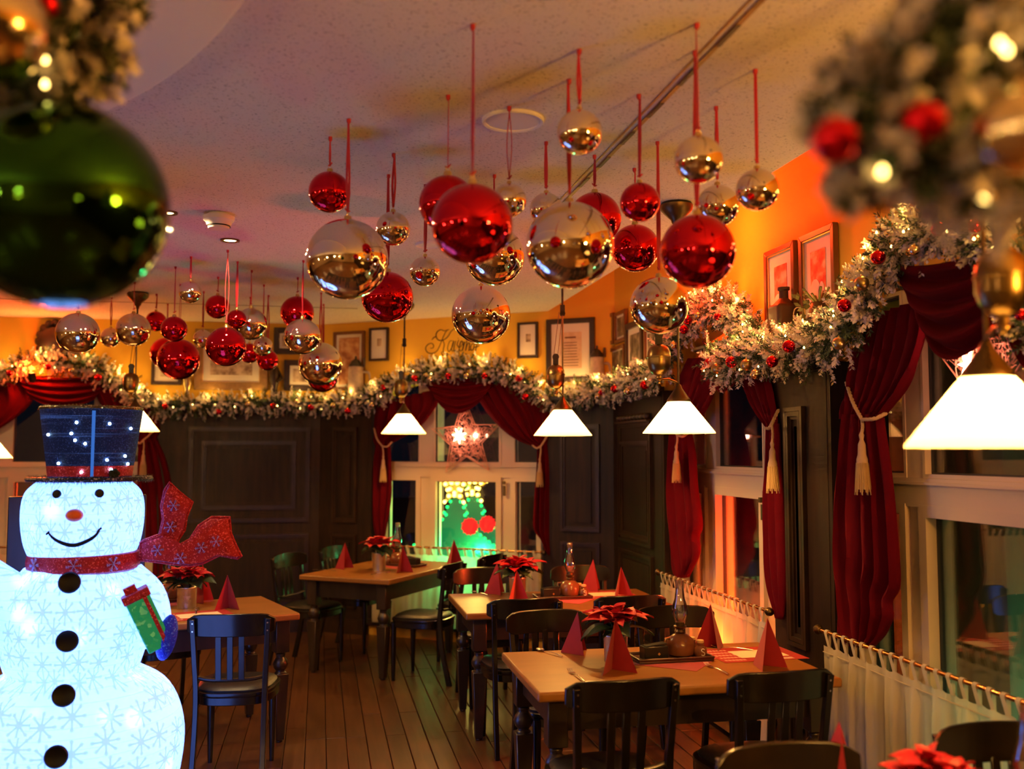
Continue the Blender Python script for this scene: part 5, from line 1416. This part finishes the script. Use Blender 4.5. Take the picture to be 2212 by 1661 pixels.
P = on_snow(164, 1113, head_p, HX); m = MB(); m.ball((0, 0, 0), 0.034, 20, 12, sz=0.76); o = m.build('nose', 'carrot', SN, P + Vector((0, -0.004, 0)))
o.scale = (1, 1.0, 1)
mp = [on_snow(x, y, head_p, HX) + Vector((0, -0.004, 0)) for x, y in [(110, 1148), (122, 1161), (142, 1172), (165, 1177), (188, 1171), (208, 1160), (219, 1147)]]
m = MB(); m.tube(spline([tuple(p) for p in mp], 24), [0.004 + 0.005 * math.sin(PI * i / 23) for i in range(24)], 8)
for e, s in ((mp[0], -1), (mp[-1], 1)): m.tube([tuple(e + Vector((-0.008, 0, -0.008))), tuple(e + Vector((s * -0.002, -0.002, 0.002))), tuple(e + Vector((0.008, 0, 0.010)))], 0.0042, 6)
m.build('mouth', 'button_black', SN)
for (x, y, pr) in [(158, 1256, tor_p), (157, 1380, tor_p), (153, 1495, base_p), (141, 1622, base_p)]:
    P = on_snow(x, y, pr) + Vector((0, -0.016, 0)); ax = Vector((P.x, P.y, 0.25 * (P.z - 1.0 if pr is tor_p else P.z - 0.45)))
    m = MB(); m.lathe([(0.001, -0.006), (0.042, -0.006), (0.043, 0.004), (0.038, 0.010), (0.033, 0.006), (0.001, 0.004)], 28, P, axis=ax); m.build('button', 'button_black', SN)
# scarf band and its two stiff tails
z0, z1 = zp(1228), zp(1190)
sb = MB().lathe([(rp(112), z0 - 0.004), (rp(122), z0 + 0.006), (rp(124), (z0 + z1) / 2), (rp(120), z1 - 0.004), (rp(112), z1 + 0.004)], 48, (xp(188), 0, 0), cap=False).build('scarf', 'scarf_cloth', SN)
def flake(parent, c, r, nrm=(0, -1, 0)):
    m = MB()
    q = Vector((0, -1, 0)).rotation_difference(Vector(nrm)).to_matrix(); c = Vector(c)
    for k in range(6):
        a = k * PI / 3 + 0.1; d = Vector((math.cos(a), 0, math.sin(a)))
        m.tube([c + q @ Vector((0, -0.002, 0)), c + q @ (d * r + Vector((0, -0.002, 0)))], r * 0.13, 4, flat=0.3)
        for f_ in (0.55, 0.8):
            for sg in (-1, 1):
                e = Vector((math.cos(a + sg * 0.9), 0, math.sin(a + sg * 0.9)))
                m.tube([c + q @ (d * r * f_ + Vector((0, -0.002, 0))), c + q @ (d * r * f_ + e * r * 0.26 + Vector((0, -0.002, 0)))], r * 0.09, 4, flat=0.3)
    return m.build('snowflake', 'flake_print', parent)
for x in (86, 166, 248):
    X = xp(x); r = rp(123); Y = -math.sqrt(max(0.0001, r * r - (X - xp(188)) ** 2)); flake(sb, (X, Y - 0.004, (z0 + z1) / 2 - 0.012 * 0), 0.030, (X - xp(188), Y, 0))
tail1 = [(308, 1172), (350, 1158), (358, 1125), (353, 1095), (360, 1060), (370, 1043), (395, 1066), (425, 1088), (412, 1120), (408, 1150), (395, 1168), (392, 1180), (360, 1200)]
tail2 = [(308, 1173), (350, 1160), (385, 1172), (398, 1180), (420, 1170), (440, 1140), (470, 1122), (512, 1123), (516, 1160), (530, 1190), (542, 1212), (533, 1217), (490, 1208), (450, 1225), (420, 1228), (380, 1222), (340, 1215), (308, 1212)]
def flag(nm, poly, y0, wave):
    P2 = [(xp(x), zp(y)) for x, y in poly]
    cx_, cz_ = np.mean([p[0] for p in P2]), np.mean([p[1] for p in P2])
    m = MB(); n = len(P2)
    yy = lambda a: y0 + wave * math.sin(a * 14)
    edge = [(a, yy(a), z) for a, z in P2]
    front = [(cx_ + (a - cx_) * 0.9, yy(a) - 0.016, cz_ + (z - cz_) * 0.9) for a, z in P2]
    back = [(cx_ + (a - cx_) * 0.9, yy(a) + 0.016, cz_ + (z - cz_) * 0.9) for a, z in P2]
    vs = edge + front + back
    fs = [(i, (i + 1) % n, n + (i + 1) % n, n + i) for i in range(n)] + [(2 * n + i, 2 * n + (i + 1) % n, (i + 1) % n, i) for i in range(n)] + [tuple(range(n, 2 * n)), tuple(reversed(range(2 * n, 3 * n)))]
    o = m.add(vs, fs).build(nm, 'scarf_cloth', SN, angle=60)
    e = MB(); e.tube(edge, 0.006, 6, closed=True); e.build('edging', 'scarf_cloth', o)
    return o
t2 = flag('scarf_tail', tail2, -0.06, 0.008)
t1 = flag('scarf_tail', tail1, -0.045, 0.008)
for (x, y, o) in [(380, 1094, t1), (374, 1141, t1), (346, 1190, t2), (398, 1209, t2), (445, 1188, t2), (479, 1175, t2)]: flake(o, (xp(x), (-0.045 if o is t1 else -0.06) - 0.024, zp(y)), 0.026)
# hat
HB_ = Vector((xp(190), 0, 0))
hc = xp(196)
hat = MB().lathe([(rp(90), zp(1034)), (rp(92), zp(1028)), (rp(113), zp(884)), (rp(108), zp(880)), (0.002, zp(882))], 56, (hc, 0, 0), cap=False).build('hat', 'hat_cloth', SN)
MB().lathe([(rp(92.5), zp(1028)), (rp(94), zp(1016)), (rp(95.5), zp(1006)), (rp(93), zp(1004))], 48, (hc, 0, 0), cap=False).build('hat_band', 'scarf_cloth', hat)
def bristle_ring(nm, R, z, w, n, matn, parent, seed, ph=0.0):
    rg = random.Random(seed); m = MB()
    m.tube([(hc + R * math.cos(a), R * math.sin(a), z) for a in np.linspace(0, 2 * PI, 49)[:-1]], w * 0.5, 6, closed=True)
    for k in range(n):
        a = rg.uniform(0, 2 * PI); b_ = rg.uniform(0, 2 * PI); d = Vector((math.cos(a) * math.cos(b_), math.sin(a) * math.cos(b_), math.sin(b_)))
        p = Vector((hc + R * math.cos(a), R * math.sin(a), z)); q = p + d * w + Vector((rg.uniform(-1, 1), rg.uniform(-1, 1), 0)) * 0.006
        s = Vector((-math.sin(a), math.cos(a), 0)) * 0.0016
        m.add([p - s, p + s, q], [(0, 1, 2)])
    return m.build(nm, matn, parent)
bristle_ring('tinsel_rim', rp(111), zp(882), 0.015, 1200, 'tinsel_gold', hat, 3)
br = MB().lathe([(rp(92), zp(1030)), (rp(128), zp(1031)), (rp(134), zp(1035)), (rp(128), zp(1038)), (rp(92), zp(1036))], 56, (hc - 0.01, 0, 0), cap=False).build('brim', 'tinsel_dark', SN)
bristle_ring('tinsel_rim', rp(134), zp(1034), 0.021, 2200, 'tinsel_dark', br, 4)
a0 = -PI / 2 + 0.02
m = MB(); rows = []
for i in range(8):
    u = i / 7; r = rp(93.5 + (112 - 93.5) * u) + 0.003; z = zp(1028 + (890 - 1028) * u)
    rows.append([(hc + r * math.cos(a0 + dx), r * math.sin(a0 + dx), z) for dx in (-0.033, 0.033)])
solidify(m.grid(rows).build('seam_strip', 'hat_strip', hat), 0.002)
for (x, y) in [(163, 915), (232, 917), (279, 926), (105, 940), (153, 938), (161, 952), (182, 959), (128, 1000), (229, 993), (268, 985), (176, 1018), (238, 1013), (275, 1002)]:
    z = zp(y); X = xp(x); r = rp(92 + 21 * (1028 - y) / 144.0) + 0.004; Y = -math.sqrt(max(1e-4, r * r - (X - hc) ** 2)); bulb_child(hat, (X, Y, z), 'blue_led', 0.006)
m = MB()
for k in range(5): m.ball((xp(245) + 0.012 * math.cos(k * 1.3), -rp(92), zp(1022) + 0.01 * math.sin(k * 1.3)), 0.012, 8, 6)
m.build('holly', 'hedge', hat)
# arms
def arm(pts, r0, r1, matn='snow_cloth'):
    P = spline(pts, 14); m = MB(); m.tube(P, [r0 + (r1 - r0) * i / 13 for i in range(14)], 20); return m.build('arm', matn, SN)
arm([(xp(95), -0.03, zp(1290)), (xp(45), -0.05, zp(1268)), (xp(-5), -0.08, zp(1232)), (xp(-55), -0.10, zp(1195))], rp(46), rp(40))
arm([(xp(285), -0.03, zp(1250)), (xp(330), -0.06, zp(1290)), (xp(345), -0.10, zp(1350)), (xp(345), -0.13, zp(1392))], rp(42), rp(34))
m = MB(); m.ball((0, 0, 0), rp(26), 18, 12, sz=1.9); o = m.build('mitten', 'mitten_blue', SN, (xp(364), -0.25, zp(1364)), (0, 0.2, 0)); o.scale = (0.85, 0.9, 1.05)
m = MB(); m.ball((0, 0, 0), rp(30), 14, 10, sz=1.5); m.build('mitten', 'mitten_blue', SN, (xp(-8), -0.16, zp(1322)))
Pw = world_matrix(SN) @ Vector((xp(322), -0.24, zp(1326)))
gift = thing('gift_box', 'green gift box with red lid held by the snowman', 'gift', Pw, srz)
gift.rotation_euler = (0, math.radians(-25), srz)
bevel(MB().box((0, 0, -0.01), (0.10, 0.09, 0.23)).build('box', 'gift_green', gift), 0.006, 2)
bevel(MB().box((0, 0, 0.115), (0.112, 0.10, 0.035)).build('lid', 'scarf_cloth', gift), 0.004, 1)
MB().box((0.028, -0.047, -0.005), (0.016, 0.006, 0.23)).build('ribbon', 'scarf_cloth', gift)
MB().box((-0.01, 0, 0.145), (0.05, 0.03, 0.03)).build('bow', 'scarf_cloth', gift)
# lattice screen behind the snowman
P = at_depth(52, 1072, 5.0)
LS = thing('lattice_screen', 'dark blue lattice screen behind the snowman at the left', 'screen', (P[0], P[1], 0), srz)
hz = P[2]
bevel(MB().box((0, 0, hz / 2), (0.14, 0.06, hz)).build('post', 'dark_table', LS), 0.004, 1)
bevel(MB().box((0.28, 0, hz - 0.06), (0.46, 0.05, 0.09)).build('rail', 'dark_table', LS), 0.004, 1)
MB().box((0.28, 0, 0.45), (0.46, 0.05, 0.09)).build('rail', 'dark_table', LS)
bevel(MB().box((0.54, 0, hz / 2), (0.10, 0.06, hz)).build('post', 'dark_table', LS), 0.004, 1)
sl_me = MB().box((0, 0, 0), (0.016, 0.010, 1.45)).mesh('slat', 'dark_table')
xa, xb, za, zb_ = 0.07, 0.5, 0.5, hz - 0.10
for sg in (-1, 1):
    k = -14
    while k < 34:
        c0 = k * 0.058; k += 1
        # line x - xa = c0 + sg*(z-za)
        zs = [z for z in np.linspace(za, zb_, 60) if xa <= xa + c0 + sg * (z - za) + (0 if sg > 0 else 0.0) <= xb]
        if len(zs) < 4: continue
        z0_, z1_ = zs[0], zs[-1]; zc_ = (z0_ + z1_) / 2; xc = xa + c0 + sg * (zc_ - za)
        o = bpy.data.objects.new('slat', sl_me); COL.objects.link(o); o.parent = LS; o.location = (xc, 0.006 * sg, zc_); o.rotation_euler = (0, sg * PI / 4, 0); o.scale = (1, 1, (z1_ - z0_) * math.sqrt(2) / 1.45)

# ================================================================== PICTURES
def print_mat(name, c1, c2, c3, scale, seed):
    m, nt, b, out = nodes_of(name); N, Lk = nt.nodes, nt.links
    t = N.new('ShaderNodeTexCoord'); mp = N.new('ShaderNodeMapping'); mp.inputs['Location'].default_value = (seed, seed * 2.3, seed * 0.7)
    Lk.new(t.outputs['Object'], mp.inputs[0])
    no = N.new('ShaderNodeTexNoise'); no.inputs['Scale'].default_value = scale; no.inputs['Detail'].default_value = 5; Lk.new(mp.outputs[0], no.inputs['Vector'])
    cr = N.new('ShaderNodeValToRGB'); e = cr.color_ramp.elements; e[0].position = 0.36; e[0].color = c4(c1); e[1].position = 0.66; e[1].color = c4(c3); n_ = e.new(0.5); n_.color = c4(c2)
    Lk.new(no.outputs['Fac'], cr.inputs[0]); Lk.new(cr.outputs[0], b.inputs['Base Color']); setp(b, Roughness=0.35)
    return name
PRN = [0]
def picture(wf, x0, x1, y0, y1, label, fmat='frame_dark', fw=0.035, mw=0.05, pcol=((0.25, 0.16, 0.1), (0.5, 0.36, 0.24), (0.7, 0.55, 0.4)), art=None, gilt=False, d=-0.012, small=None):
    a = wf.sz(x0, y0, d); b = wf.sz(x1, y1, d)
    s0, s1, z1 = a[0], b[0], (a[1] + wf.sz(x1, y0, d)[1]) / 2
    z0 = b[1]
    w, h = abs(s1 - s0), z1 - z0
    t = thing('framed_picture', label, 'picture', wf.pt((s0 + s1) / 2, z0, d), wf.rz, 'framed pictures above the shelf')
    F = lambda s, z, q: (s, q, z)
    class L_:
        def pt(self, s, z, q): return (s, q, z)
    m = MB(); ring(m, L_(), -w / 2, w / 2, 0, h, fw, -0.022, 0.008); bevel(m.build('frame', fmat, t), 0.003, 1)
    if gilt:
        m = MB(); ring(m, L_(), -w / 2 + fw, w / 2 - fw, fw, h - fw, 0.007, -0.016, -0.004); m.build('gilt_edge', 'gilt_line', t)
    m = MB(); m.prism([(-w / 2 + fw * .6, fw * .6), (w / 2 - fw * .6, fw * .6), (w / 2 - fw * .6, h - fw * .6), (-w / 2 + fw * .6, h - fw * .6)], -0.006, 0.004, F); m.build('mount', 'paper_white', t)
    PRN[0] += 1
    pm = print_mat('print_%d' % PRN[0], *pcol, 14, PRN[0] * 1.7)
    q = fw + mw
    if small is not None:
        cx_, cz_, rw, rh = small; m = MB(); m.prism([(cx_ * w - rw / 2, cz_ * h - rh / 2), (cx_ * w + rw / 2, cz_ * h - rh / 2), (cx_ * w + rw / 2, cz_ * h + rh / 2), (cx_ * w - rw / 2, cz_ * h + rh / 2)], -0.0085, -0.006, F)
        m.build('print', pm, t)
    else:
        m = MB(); m.prism([(-w / 2 + q, q), (w / 2 - q, q), (w / 2 - q, h - q), (-w / 2 + q, h - q)], -0.0085, -0.006, F); m.build('print', pm, t)
    if art: art(t, w, h, q, F)
    return t
SEP = ((0.20, 0.13, 0.09), (0.48, 0.36, 0.26), (0.68, 0.56, 0.44))
RED = ((0.75, 0.04, 0.02), (0.85, 0.18, 0.08), (0.80, 0.55, 0.40))
GRN = ((0.05, 0.045, 0.03), (0.14, 0.12, 0.08), (0.45, 0.36, 0.24))
def art_figure(t, w, h, q, F):
    mat('art_white', (0.78, 0.66, 0.56), 0.5) if 'art_white' not in MATS else None
    for (cx_, cz_, rx, rz_) in ((-0.08, 0.42, 0.22, 0.10), (0.10, 0.34, 0.15, 0.14), (-0.02, 0.25, 0.26, 0.08)):
        m = MB(); m.prism([(cx_ * w + rx * w * math.cos(a) * 0.6, h * cz_ + rz_ * h * math.sin(a)) for a in np.linspace(0, 2 * PI, 15)[:-1]], -0.0105, -0.0086, F); m.build('painted_shape', 'art_white', t)
def art_diploma(t, w, h, q, F):
    m = MB(); rg = random.Random(4)
    for k in range(9): m.box((0, -0.0095, h * (0.62 - k * 0.045)), ((w - 2 * q) * rg.uniform(0.55, 0.75), 0.0006, 0.006))
    m.box((0, -0.0095, h * 0.70), ((w - 2 * q) * 0.5, 0.0006, 0.014)); m.build('printed_lines', 'frame_brown', t)
picture(WA, 328, 392, 772, 832, 'small dark framed print left of the gilt picture', 'frame_dark', 0.03, 0.05, SEP)
picture(WA, 422, 578, 712, 844, 'large gilt framed picture behind the far red baubles', 'frame_gilt', 0.075, 0.07, SEP, gilt=True)
picture(WA, 592, 652, 708, 766, 'black framed picture above another, right of the carved figure', 'frame_dark', 0.055, 0.02, SEP)
picture(WA, 614, 690, 778, 845, 'black framed picture standing low behind the lowest baubles', 'frame_dark', 0.055, 0.03, SEP)
picture(WB, 722, 788, 716, 842, 'brown framed portrait left of the narrow picture', 'frame_brown', 0.03, 0.03, ((0.35, 0.12, 0.05), (0.55, 0.26, 0.12), (0.7, 0.45, 0.25)))
picture(WB, 799, 840, 708, 779, 'narrow dark frame with a tiny sketch left of the lettering', 'frame_dark', 0.022, 0.04, SEP, small=(0.02, 0.56, 0.045, 0.07))
picture(WB, 1119, 1163, 696, 773, 'narrow dark frame with a tiny sketch right of the lettering', 'frame_dark', 0.022, 0.04, SEP, small=(0.02, 0.56, 0.045, 0.07))
picture(WB, 1181, 1286, 688, 824, 'large black framed certificate beside the middle lamp cord', 'frame_dark', 0.045, 0.075, ((0.62, 0.42, 0.28), (0.70, 0.50, 0.34), (0.74, 0.56, 0.40)), art_diploma)
picture(WR, 1306, 1329, 680, 742, 'left one of two small orange framed photos in the corner', 'frame_brown', 0.03, 0.02, GRN)
picture(WR, 1331, 1355, 672, 735, 'right one of two small orange framed photos in the corner', 'frame_brown', 0.03, 0.02, GRN)
picture(WR, 1310, 1352, 750, 812, 'dark photo standing under the two small corner photos', 'frame_brown', 0.03, 0.01, GRN)
picture(WR, 1354, 1392, 694, 800, 'tall dark framed picture left of the red arch', 'frame_dark', 0.05, 0.05, GRN)
picture(WR, 1395, 1428, 700, 790, 'brown framed picture half behind the red arch garland', 'frame_brown', 0.035, 0.03, GRN)
picture(WR, 1656, 1725, 532, 735, 'left one of two tall red prints on the right wall', 'frame_brown', 0.032, 0.07, RED, art_figure, gilt=True)
picture(WR, 1731, 1813, 496, 705, 'right one of two tall red prints on the right wall', 'frame_brown', 0.032, 0.07, RED, art_figure, gilt=True)

# ================================================================== THINGS ON THE SHELVES
def shelf_pt(wf, x, d=-0.07):
    s, z = wf.sz(x, 850, d); return wf.pt(s, SHELF + 0.031, d)
def stein(P, label, h=0.26, r=0.07, side=1):
    t = thing('beer_stein', label, 'stein', P, 0 if side > 0 else PI, 'beer steins on the shelf')
    MB().lathe([(r * 1.1, 0), (r * 1.12, 0.012), (r, 0.03), (r * 0.98, h * 0.45), (r * 0.9, h * 0.75), (r * 0.93, h * 0.80), (r * 0.85, h * 0.82)], 24).build('body', 'stein_clay', t)
    m = MB(); m.tube(spline([(r * 0.9, 0, h * 0.7), (r * 1.7, 0, h * 0.66), (r * 1.75, 0, h * 0.35), (r * 0.95, 0, h * 0.2)], 14), 0.012, 8); m.build('handle', 'stein_clay', t)
    MB().lathe([(r * 0.9, h * 0.82), (r * 0.85, h * 0.86), (r * 0.5, h * 0.96), (r * 0.15, h * 1.0), (r * 0.12, h * 1.07)], 22).build('lid', 'pewter', t)
    m = MB(); m.box((r * 1.05, 0, h * 0.93), (0.02, 0.014, 0.08)); m.build('thumb_lift', 'pewter', t)
    return t
stein(shelf_pt(WB, 768), 'grey relief beer stein left of the back window', 0.40, 0.075)
stein(shelf_pt(WB, 1290, -0.06), 'pale beer stein in the corner beside the certificate', 0.40, 0.065)
def figure(P, label):
    t = thing('carved_figure', label, 'figurine', P)
    MB().lathe([(0.05, 0), (0.05, 0.02), (0.03, 0.03), (0.028, 0.10), (0.045, 0.18), (0.05, 0.26), (0.042, 0.32), (0.02, 0.35)], 18).build('body', 'carving', t)
    MB().ball((0.005, 0, 0.38), 0.034, 14, 10).build('head', 'carving', t)
    m = MB(); m.tube([(0.04, 0, 0.29), (0.075, -0.03, 0.22), (0.03, -0.05, 0.19)], 0.014, 8); m.build('arm', 'carving', t)
    return t
figure(shelf_pt(WA, 592), 'dark carved wooden figure on the shelf beside the gilt frame')
def vase(P, label, h=0.18):
    o = MB().lathe([(0.03, 0), (0.035, 0.01), (0.012, 0.04), (0.02, 0.08), (0.045, h * 0.75), (0.038, h)], 18).build('goblet', 'olive_ball', None, P); tag(o, label, 'goblet')
vase(shelf_pt(WA, 404), 'small gilt goblet on the shelf left of the gilt frame', 0.22)
# carved mask on the left wall
s, z = WA.sz(118, 738, -0.03); mk = thing('carved_mask', 'dark carved ornament on the orange left wall', 'ornament', WA.pt(s, z, -0.03), 0)
m = MB(); m.lathe([(0.06, 0), (0.12, 0.02), (0.13, 0.05), (0.09, 0.07)], 18, axis=(0, -1, 0), sx=1.0); m.build('face', 'carving', mk)
m = MB()
for k in range(16): a = k * PI / 8; m.ball((0.13 * math.cos(a), 0, 0.17 * math.sin(a)), 0.042, 8, 6)
m.build('scroll_rim', 'carving', mk)
# right pier: brown jug, glass vase with a sprig, dried plant, small lantern
Pj = shelf_pt(WR, 1697, -0.07)
jg = thing('stoneware_bottle', 'tall brown square jug in front of the left red print', 'jug', Pj)
bevel(MB().box((0, 0, 0.15), (0.13, 0.13, 0.30)).build('body', 'jug_brown', jg), 0.02, 3)
MB().lathe([(0.06, 0.295), (0.025, 0.33), (0.024, 0.37), (0.032, 0.375), (0.032, 0.39)], 18).build('neck', 'jug_brown', jg)
m = MB(); m.box((-0.066, 0, 0.20), (0.003, 0.05, 0.012)); m.build('label', 'white_print', jg)
Pv = shelf_pt(WR, 1742, -0.09)
vs_ = thing('glass_vase', 'slim glass vase with a green sprig on the pier shelf', 'vase', Pv)
o = MB().lathe([(0.022, 0), (0.022, 0.01), (0.018, 0.03), (0.026, 0.19), (0.024, 0.19), (0.016, 0.03)], 20, cap=False).build('vase', 'vase_glass', vs_)
m = MB(); m.tube(spline([(0, 0, 0.02), (0, 0.004, 0.2), (-0.02, 0.01, 0.26)], 8), 0.003, 5)
rg = random.Random(2)
for k in range(26):
    p = Vector((rg.uniform(-.04, .03), rg.uniform(-.03, .04), rg.uniform(0.18, 0.30))); d = Vector((rg.uniform(-1, 1), rg.uniform(-1, 1), rg.uniform(-.2, 1))).normalized() * 0.04
    n_ = d.cross(Vector((0.3, 0.9, 0.2))).normalized() * 0.011
    m.add([p, p + d * .5 + n_, p + d, p + d * .5 - n_], [(0, 1, 2, 3)])
m.build('sprig', 'plant_dry', vs_)
m = MB(); m.tube(spline([(0.0, 0.02, 0.25), (-0.02, 0.07, 0.24), (-0.02, 0.075, 0.12), (-0.02, 0.03, 0.0)], 14), 0.003, 6); m.build('cord', 'rope', vs_)
Pl = shelf_pt(WR, 1772, -0.07)
lt = thing('storage_jar', 'dim glass jar with a dark wire lid on the pier shelf', 'jar', Pl)
o = MB().lathe([(0.06, 0), (0.065, 0.01), (0.065, 0.15), (0.05, 0.18)], 22, cap=False).build('glass', 'vase_glass', lt)
MB().lathe([(0.055, 0.18), (0.05, 0.20), (0.035, 0.25), (0.012, 0.27)], 20).build('lid', 'jug_brown', lt)
m = MB()
for k in range(10): a = k * 0.63; m.tube([(0.02 * math.cos(a), 0.02 * math.sin(a), 0.26), (0.07 * math.cos(a), 0.07 * math.sin(a), 0.31 + 0.02 * math.sin(3 * a))], 0.006, 5)
m.build('dried_stems', 'plant_dry', lt)

# ================================================================== WOVEN STARS IN THE WINDOWS
def woven_star(wf, x, y, d, R, label, seed, tilt=0.0, power=3.0):
    s, z = wf.sz(x, y, d); t = thing('woven_star', label, 'star light', wf.pt(s, z, d), wf.rz, 'woven stars in the windows')
    rg = random.Random(seed)
    pts = [(R * (1 if k % 2 == 0 else 0.42) * math.cos(PI / 2 + tilt + PI * k / 5), R * (1 if k % 2 == 0 else 0.42) * math.sin(PI / 2 + tilt + PI * k / 5)) for k in range(10)]
    m = MB()
    for q in (-0.03, 0.03): m.tube([(a, q * (1 if k % 2 else 0.3), b) for k, (a, b) in enumerate(pts)], R * 0.014, 6, closed=True)
    m.build('frame', 'straw', t)
    m = MB(); poly = pts
    def inside(px, pz):
        c = False; j = len(poly) - 1
        for i in range(len(poly)):
            if (poly[i][1] > pz) != (poly[j][1] > pz) and px < (poly[j][0] - poly[i][0]) * (pz - poly[i][1]) / (poly[j][1] - poly[i][1]) + poly[i][0]: c = not c
            j = i
        return c
    k = 0
    while k < 420:
        px, pz = rg.uniform(-R, R), rg.uniform(-R, R)
        if not inside(px, pz): continue
        a = rg.uniform(0, PI); l = R * 0.16; q = (px + l * math.cos(a), pz + l * math.sin(a))
        if not inside(*q): k += 1; continue
        y0 = rg.choice((-1, 1)) * rg.uniform(0.01, 0.035)
        m.tube([(px, y0, pz), ((px + q[0]) / 2, y0 * 1.3, (pz + q[1]) / 2 + 0.01), (q[0], y0, q[1])], R * 0.0075, 4); k += 1
    o = m.build('weave', 'straw', t); o['kind'] = 'stuff'
    m = MB(); P8 = star_poly(R * 0.20, R * 0.07, 7, 0.3); m.prism([(a - R * 0.12, b + R * 0.08) for a, b in P8], -0.055, -0.045, lambda a, b, q: (a, q, b)); m.build('bulb', 'star_core', t)
    m = MB(); m.ball((R * 0.3, -0.02, 0.03), R * 0.05, 10, 8); m.build('bulb', 'star_core', t)
    m = MB(); m.tube([(0, 0, R), (0, 0.0, R + 0.25)], 0.0015, 4); m.build('thread', 'wire_dark', t)
    lamp('star_light', 'POINT', (-R * 0.1, -0.10, R * 0.08), (1.0, 0.35, 0.22), power, 0.03, t)
    return t
woven_star(WB, 1006, 948, 0.03, 0.36, 'woven glowing star hanging in the back window', 5, 0.05, 2.2)
woven_star(WR, 2128, 800, 0.02, 0.27, 'woven glowing star behind the nearest lamp', 6, 0.0, 3.0)

# ================================================================== WALL LETTERING
def stroke(m, pts, n=26, r=0.0032):
    P = spline([(740 + a / 6.9125, 600 + b / 6.9125) for a, b in pts], n)
    rr = [r * (0.75 + 0.5 * math.sin(PI * i / (n - 1))) for i in range(n)]
    m.tube([WB.pt(*WB.sz(p[0], p[1], -0.003), -0.003) for p in P], rr, 6)
m = MB()
stroke(m, [(1310, 1052), (1350, 1048), (1358, 1005), (1325, 978), (1270, 1000), (1240, 1050), (1262, 1108), (1330, 1130), (1405, 1095), (1455, 1005), (1500, 890), (1545, 800), (1590, 770)], 40)
stroke(m, [(1575, 775), (1520, 792), (1465, 775), (1412, 808), (1395, 870), (1430, 930), (1500, 930), (1570, 880), (1620, 800), (1670, 760)], 34)
stroke(m, [(1335, 925), (1365, 890), (1405, 880)], 8)
stroke(m, [(1500, 935), (1520, 1000), (1505, 1070), (1520, 1130), (1560, 1130), (1555, 1165), (1500, 1160), (1480, 1115), (1500, 1100)], 30, 0.004)
stroke(m, [(1640, 940), (1600, 950), (1570, 1030), (1575, 1090), (1600, 1095), (1640, 1020), (1660, 940), (1630, 1040), (1635, 1095), (1665, 1080)], 34)   # a
stroke(m, [(1690, 940), (1665, 1030), (1665, 1095), (1695, 1075)], 14)   # i
stroke(m, [(1722, 905), (1728, 900)], 4)
stroke(m, [(1735, 925), (1710, 1000), (1745, 1050), (1725, 1105), (1695, 1095)], 20)   # s
stroke(m, [(1750, 1040), (1785, 1000), (1790, 950), (1765, 955), (1745, 1040), (1755, 1095), (1795, 1070)], 24)   # e
stroke(m, [(1815, 950), (1800, 1020), (1790, 1090), (1815, 990), (1845, 950)], 18)   # r
stroke(m, [(1875, 840), (1855, 960), (1835, 1090), (1860, 1000), (1890, 970), (1895, 1020), (1885, 1085), (1910, 1070)], 28)   # h
stroke(m, [(1945, 980), (1915, 1020), (1920, 1080), (1950, 1070), (1965, 1010), (1945, 980)], 22)   # o
stroke(m, [(1960, 1010), (2030, 930), (2060, 860), (2035, 850), (2005, 1000), (1975, 1120), (1935, 1185), (1895, 1205)], 34)   # f
stroke(m, [(1970, 1040), (2010, 1030), (2040, 1010)], 8)
tag(m.build('wall_lettering', 'lettering_paint'), 'black cursive lettering painted above the back window', 'lettering')
